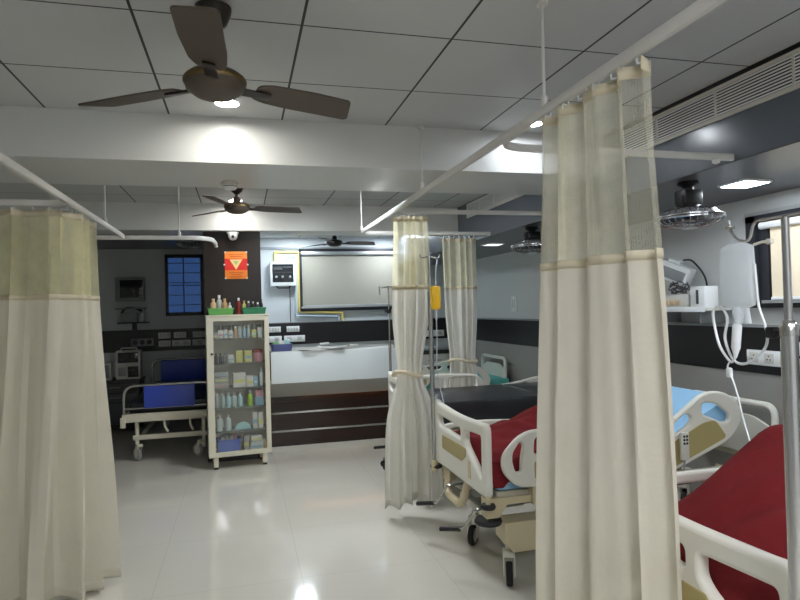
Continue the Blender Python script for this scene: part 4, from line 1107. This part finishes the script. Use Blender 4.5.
# bottom
zf = zb_+.031
t = thing('storage_basket', 'blue plastic basket on the floor of the cabinet', 'basket', at_cab(-.105, .1, zf), CRZ)
bm = B(); prism(bm, [(-.10, -.08, 0), (.10, -.08, 0), (.11, -.085, .125), (-.11, -.085, .125)], (0, .008, 0)); prism(bm, [(-.10, .07, 0), (.10, .07, 0), (.11, .075, .125), (-.11, .075, .125)], (0, .008, 0))
prism(bm, [(-.10, -.075, 0), (-.10, .072, 0), (-.11, .078, .125), (-.11, -.08, .125)], (.008, 0, 0)); prism(bm, [(.092, -.075, 0), (.092, .072, 0), (.102, .078, .125), (.102, -.08, .125)], (.008, 0, 0)); box(bm, -.1, .1, -.078, .076, 0, .006)
obj('body', bm, 'bluebasket', t)
bm = B(); tube(bm, rounded([(-.113, -.092, .126), (.113, -.092, .126), (.113, .086, .126), (-.113, .086, .126)], .015, 4, True), .006, 8, closed=True); obj('rim', bm, 'bluebasket', t)
for k in range(4):
    o = carton(-.165+k*.04, .10, zf+.007, .034, .1, .145+.01*(k % 2), ('carton', 'cartongrey', 'carton', 'pink')[k], 'pack standing in the blue basket of the cabinet', 'packs in the blue basket')
carton(.06, .08, zf+.001, .05, .08, .15, 'cartongrey', 'grey carton right of the blue basket in the cabinet')
carton(.16, .08, zf+.001, .13, .1, .08, 'clearplastic', 'pale box at the bottom right of the cabinet')
carton(.16, .08, zf+.083, .11, .09, .06, 'carton', 'white carton stacked on the pale box, cabinet bottom')
bottle(.237, .03, zf+.001, .016, .1, 'amber', 'white', 'little amber bottle in the bottom right corner of the cabinet')

# trays with bottles on top
def bin_tray(label, x, m, w_=.245, d_=.14, h_=.062):
    t = thing('plastic_bin', label, 'tray', at_cab(x, .10, zt_+.009), CRZ)
    bm = B(); a, b, e = w_/2, d_/2, .012
    for q in ([(-a+e, -b+e, 0), (a-e, -b+e, 0), (a, -b, h_), (-a, -b, h_)], ):
        prism(bm, q, (0, .006, 0)); prism(bm, [(p[0], -p[1]-.006, p[2]) for p in q], (0, .006, 0))
    for s in (-1, 1): prism(bm, [(s*(a-e), -b+e, 0), (s*(a-e), b-e, 0), (s*a, b, h_), (s*a, -b, h_)], (-s*.006, 0, 0))
    box(bm, -a+e, a-e, -b+e, b-e, 0, .006)
    obj('body', bm, m, t)
    bm = B(); tube(bm, rounded([(-a, -b, h_), (a, -b, h_), (a, b, h_), (-a, b, h_)], .012, 3, True), .005, 8, closed=True); obj('rim', bm, m, t)
bin_tray('light green tray with bottles on the left of the cabinet top', -.155, 'green_l')
bin_tray('dark green tray with bottles on the right of the cabinet top', .165, 'green_d', .235)
zt2 = zt_+.0162
tops = [(-.222, .09, .03, .155, 'peach', 'peach', 'peach bottle with pointed cap at the left of the light green tray'),
        (-.165, .115, .026, .19, 'clearplastic', 'white', 'tall grey and white bottle in the light green tray'),
        (-.115, .085, .027, .155, 'amber', 'amber', 'amber bottle with tapered top in the light green tray'),
        (-.065, .10, .018, .115, 'white', 'white', 'small white bottle at the right of the light green tray'),
        (.075, .12, .02, .13, 'yellowbox', 'amber', 'yellow bottle at the left of the dark green tray'),
        (.115, .085, .018, .125, 'dgrey', 'white', 'dark bottle with white cap in the dark green tray'),
        (.16, .095, .018, .12, 'black', 'offwhite', 'black bottle with pale cap in the dark green tray'),
        (.205, .085, .018, .11, 'dgrey', 'white', 'short dark bottle with white top in the dark green tray'),
        (.245, .11, .016, .14, 'black', 'black', 'tall black bottle at the right of the dark green tray')]
for x, yy, r, h, a, b, lb in tops: bottle(x, yy, zt2, r, h, a, b, lb)
bottle(.018, .07, zt_+.0092, .021, .165, 'darkred', 'white', 'dark red bottle with white cap standing between the two trays')

# ------------------------------------------------------------------ drip stands and bags
def tubing(bm, pts, r, seg=6, n=10):
    P = [Vector(p) for p in pts]; out = []
    for i in range(len(P)-1):
        a = P[max(i-1, 0)]; b = P[i]; c = P[i+1]; d = P[min(i+2, len(P)-1)]
        for k in range(n):
            t = k/n
            out.append(.5*((2*b)+(c-a)*t+(2*a-5*b+4*c-d)*t*t+(3*b-a-3*c+d)*t**3))
    out.append(P[-1]); tube(bm, out, r, seg)

# foreground stand, world coordinates around (1.17, 1.07)
SXp, SYp = 1.165, 1.072
t = thing('drip_stand', 'shiny steel drip stand standing at the right edge in the foreground', 'drip stand', (SXp, SYp, 0))
obj('lower_pole', tb([(0, 0, .06), (0, 0, 1.455)], .0178, 20), 'chrome', t)
obj('upper_pole', tb([(0, 0, 1.44), (0, 0, 1.697)], .0085, 14), 'chrome', t)
bm = B(); lathe(bm, [(.0195, 1.435), (.0195, 1.455), (.013, 1.468), (.01, 1.47)], 20); obj('collar', bm, 'steel', t)
bm = B(); tube(bm, [(-.003, .014, 1.44), (-.006, .03, 1.44)], .008, 10); rbox(bm, -.016, .006, .026, .05, 1.428, 1.455, r=.005); obj('lock_knob', bm, 'black', t)
bm = B()
tube(bm, rounded([(0, -.11, 1.70), (0, .085, 1.70), (0, .096, 1.66), (0, .11, 1.655), (0, .135, 1.662), (0, .155, 1.685), (0, .158, 1.712)], .02), .0036, 8)
tube(bm, rounded([(0, -.11, 1.70), (0, -.13, 1.66), (0, -.16, 1.66), (0, -.17, 1.70)], .02), .0036, 8)
tube(bm, [(0, .142, 1.693), (0, .168, 1.695)], .003, 6)
obj('hook_bar', bm, 'chrome', t)
for k in range(5):
    a = 2*PI*k/5+.3
    bm = B(); tube(bm, rounded([(0, 0, .11), (math.cos(a)*.1, math.sin(a)*.1, .10), (math.cos(a)*.24, math.sin(a)*.24, .075)], .05), .012, 10); l_ = obj('leg', bm, 'chrome', t)
    bm = B(); lathe(bm, [(.028, -.011), (.033, -.006), (.033, .006), (.028, .011)], 16, mtx=T((math.cos(a)*.24, math.sin(a)*.24, .033)) @ Rz(a) @ Matrix.Rotation(PI/2, 4, 'X')); tube(bm, [(math.cos(a)*.24, math.sin(a)*.24, .03), (math.cos(a)*.24, math.sin(a)*.24, .08)], .008, 8); obj('caster', bm, 'rubber', l_)
# saline bag
t = thing('saline_bag', 'clear plastic saline bag hanging from the foreground drip stand', 'drip bag', (SXp, SYp+.138, 1.50))
def pouch(w_, h_, d_, z0, seg=10):
    bm = B(); R_ = []
    nz, na = 16, 20
    for j in range(nz+1):
        v = j/nz; ww = w_/2*(1-.0*v)*min(1, (1-abs(2*v-1)**7)**.5+.55 if 0 < v < 1 else .5); dd = d_/2*max(.12, math.sin(PI*(.12+.8*(1-v)))**.7)
        if v in (0, 1): dd = .002
        R_.append([bm.verts.new((dd*math.sin(2*PI*k/na), ww*math.copysign(abs(math.cos(2*PI*k/na))**.6, math.cos(2*PI*k/na)), z0+h_*v)) for k in range(na)])
    for j in range(nz):
        for k in range(na): bm.faces.new((R_[j][k], R_[j][(k+1) % na], R_[j+1][(k+1) % na], R_[j+1][k]))
    bm.faces.new(R_[0][::-1]); bm.faces.new(R_[-1])
    return bm
obj('pouch', pouch(.10, .16, .036, -.006), 'bagplastic', t)
bm = B(); tube(bm, rounded([(0, -.012, .15), (0, -.008, .163), (0, .008, .163), (0, .012, .15)], .006), .0035, 8); obj('hanger_loop', bm, 'bagplastic', t)
bm = B(); lathe(bm, [(.012, .0), (.014, -.012), (.009, -.03), (.009, -.04)], 14); tube(bm, [(0, -.025, -.005), (0, -.03, -.04)], .006, 8); obj('port', bm, 'bagplastic', t)
bm = B(); lathe(bm, [(.007, -.04), (.011, -.046), (.0105, -.10), (.007, -.112), (.004, -.125)], 14, c=(0, 0, 0), mtx=Matrix.Rotation(.12, 4, 'X')); obj('drip_chamber', bm, 'tube', t)
bm = B()
tubing(bm, [(0, .0135, -.122), (0, .03, -.135), (0, .062, -.10), (.004, .082, -.05), (.004, .085, -.01), (.004, .06, .0), (.004, .04, -.03), (0, .045, -.08), (0, .02, -.13), (0, -.02, -.135), (0, -.07, -.10), (0, -.08, -.06), (0, -.06, 0), (0, -.055, .05), (0, -.052, .10)], .0034)
obj('tubing', bm, 'tube', t)
bm = B()
tubing(bm, [(0, .03, -.133), (0, .04, -.15), (0, .025, -.18), (0, .01, -.22), (0, .0, -.26), (0, -.02, -.32)], .0022)
rbox(bm, -.006, .006, .028, .042, -.175, -.15, r=.004)
obj('drip_line', bm, 'tube', t)
bm = B(); tube(bm, [(0, -.052, .145), (0, -.075, .149), (0, -.09, .148)], .0035, 8); lathe(bm, [(.004, -.008), (.007, -.004), (.006, .008)], 10, mtx=T((0, -.094, .148)) @ Matrix.Rotation(PI/2, 4, 'X')); obj('spike', bm, 'offwhite', t)

# pole on the far corner of the middle bed with the yellow bag
px_, py_ = 1.225, 3.87
t = thing('drip_pole', 'slim steel drip pole at the far corner of the middle bed', 'drip stand', (px_, py_, 0))
obj('pole', tb([(0, 0, .43), (0, 0, 1.62)], .0155, 14), 'steel', t)
obj('upper_pole', tb([(0, 0, 1.6), (0, 0, 1.88)], .009, 12), 'steel', t)
bm = B(); tube(bm, rounded([(-.07, -.02, 1.87), (-.06, -.02, 1.845), (0, 0, 1.86), (.06, -.02, 1.845), (.07, -.02, 1.87)], .02), .005, 8); obj('hook_bar', bm, 'steel', t)
bm = B(); lathe(bm, [(.024, .43), (.024, .50)], 16); obj('socket', bm, 'bed_cream', t)
t = thing('nutrition_bag', 'yellow fluid bag hanging on the drip pole behind the tied curtain', 'drip bag', (px_+.03, py_-.035, 1.50))
obj('pouch', pouch(.07, .16, .03, 0), 'yellow_fluid', t)
for v in t.children: v.rotation_euler = (0, 0, PI/2*1.05)
bm = B(); tube(bm, rounded([(0, 0, .155), (.002, 0, .25), (.022, .012, .345), (.03, .015, .35)], .03), .003, 6); obj('hanger_loop', bm, 'bagplastic', t)
bm = B(); lathe(bm, [(.006, 0), (.008, -.02), (.008, -.06), (.003, -.075)], 12); obj('drip_chamber', bm, 'tube', t)
bm = B(); tubing(bm, [(0, 0, -.07), (0, 0, -.2), (-.005, 0, -.4), (.02, 0, -.55), (.06, 0, -.68), (.16, -.05, -.74), (.28, -.12, -.76)], .0035); rbox(bm, .05, .066, -.008, .008, -.69, -.65, r=.004); obj('tubing', bm, 'tube', t)

# stand left of the tied curtain
t = thing('drip_stand', 'slim steel drip stand by the counter, left of the tied curtain', 'drip stand', (1.365, 5.62, 0))
obj('pole', tb([(0, 0, .05), (0, 0, 1.2)], .0135, 14), 'steel', t); obj('upper_pole', tb([(0, 0, 1.18), (0, 0, 1.73)], .008, 12), 'steel', t)
bm = B(); lathe(bm, [(.02, 1.47), (.02, 1.51)], 12); rbox(bm, -.045, -.01, -.012, .012, 1.48, 1.505, r=.004); obj('lock_knob', bm, 'black', t)
bm = B(); tube(bm, rounded([(-.09, 0, 1.73), (-.085, 0, 1.64), (-.08, 0, 1.71), (0, 0, 1.725), (.08, 0, 1.71), (.085, 0, 1.66), (.09, 0, 1.73)], .01), .005, 8); obj('hook_bar', bm, 'chrome', t)
bm = B(); rbox(bm, -.02, .03, -.02, .02, .70, .735, r=.005); obj('clamp', bm, 'black', t)
for k in range(5):
    a = 2*PI*k/5+1.2
    bm = B(); tube(bm, [(0, 0, .12), (math.cos(a)*.10, math.sin(a)*.10, .07)], .011, 8); l_ = obj('leg', bm, 'steel', t)
    bm = B(); lathe(bm, [(.03, -.011), (.03, .011)], 14, mtx=T((math.cos(a)*.10, math.sin(a)*.10, .03)) @ Rz(a) @ Matrix.Rotation(PI/2, 4, 'X')); tube(bm, [(math.cos(a)*.10, math.sin(a)*.10, .03), (math.cos(a)*.10, math.sin(a)*.10, .075)], .008, 8); obj('caster', bm, 'rubber', l_)

# ------------------------------------------------------------------ camera
f_px = 605
cd = bpy.data.cameras.new('camera'); cam = bpy.data.objects.new('camera', cd); C.objects.link(cam)
cd.sensor_width = 36; cd.lens = f_px/800*36; cd.clip_start = .03; cd.clip_end = 60
yaw = math.atan(159/f_px); pit = 7.7/f_px; rol = .027
F = Vector((math.sin(yaw)*math.cos(pit), math.cos(yaw)*math.cos(pit), math.sin(pit)))
R0 = Vector((math.cos(yaw), -math.sin(yaw), 0)); U0 = R0.cross(F)
R = R0*math.cos(rol)-U0*math.sin(rol); U = R.cross(F)
m3 = Matrix((R, U, -F)).transposed()
cam.matrix_world = Matrix.Translation((0, 0, 1.52)) @ m3.to_4x4()
S.camera = cam

wd = bpy.data.worlds.new('world'); S.world = wd; wd.use_nodes = True
wd.node_tree.nodes['Background'].inputs[0].default_value = (.5, .6, .8, 1)
wd.node_tree.nodes['Background'].inputs[1].default_value = .3
S.view_settings.view_transform = 'Standard'; S.view_settings.look = 'None'; S.view_settings.gamma = 1
S.view_settings.exposure = 1.9; S.view_settings.use_curve_mapping = False
try:
    S.cycles.use_denoising = True; S.cycles.max_bounces = 10; S.cycles.diffuse_bounces = 6; S.cycles.transparent_max_bounces = 24; S.cycles.sample_clamp_indirect = 6
except Exception: pass
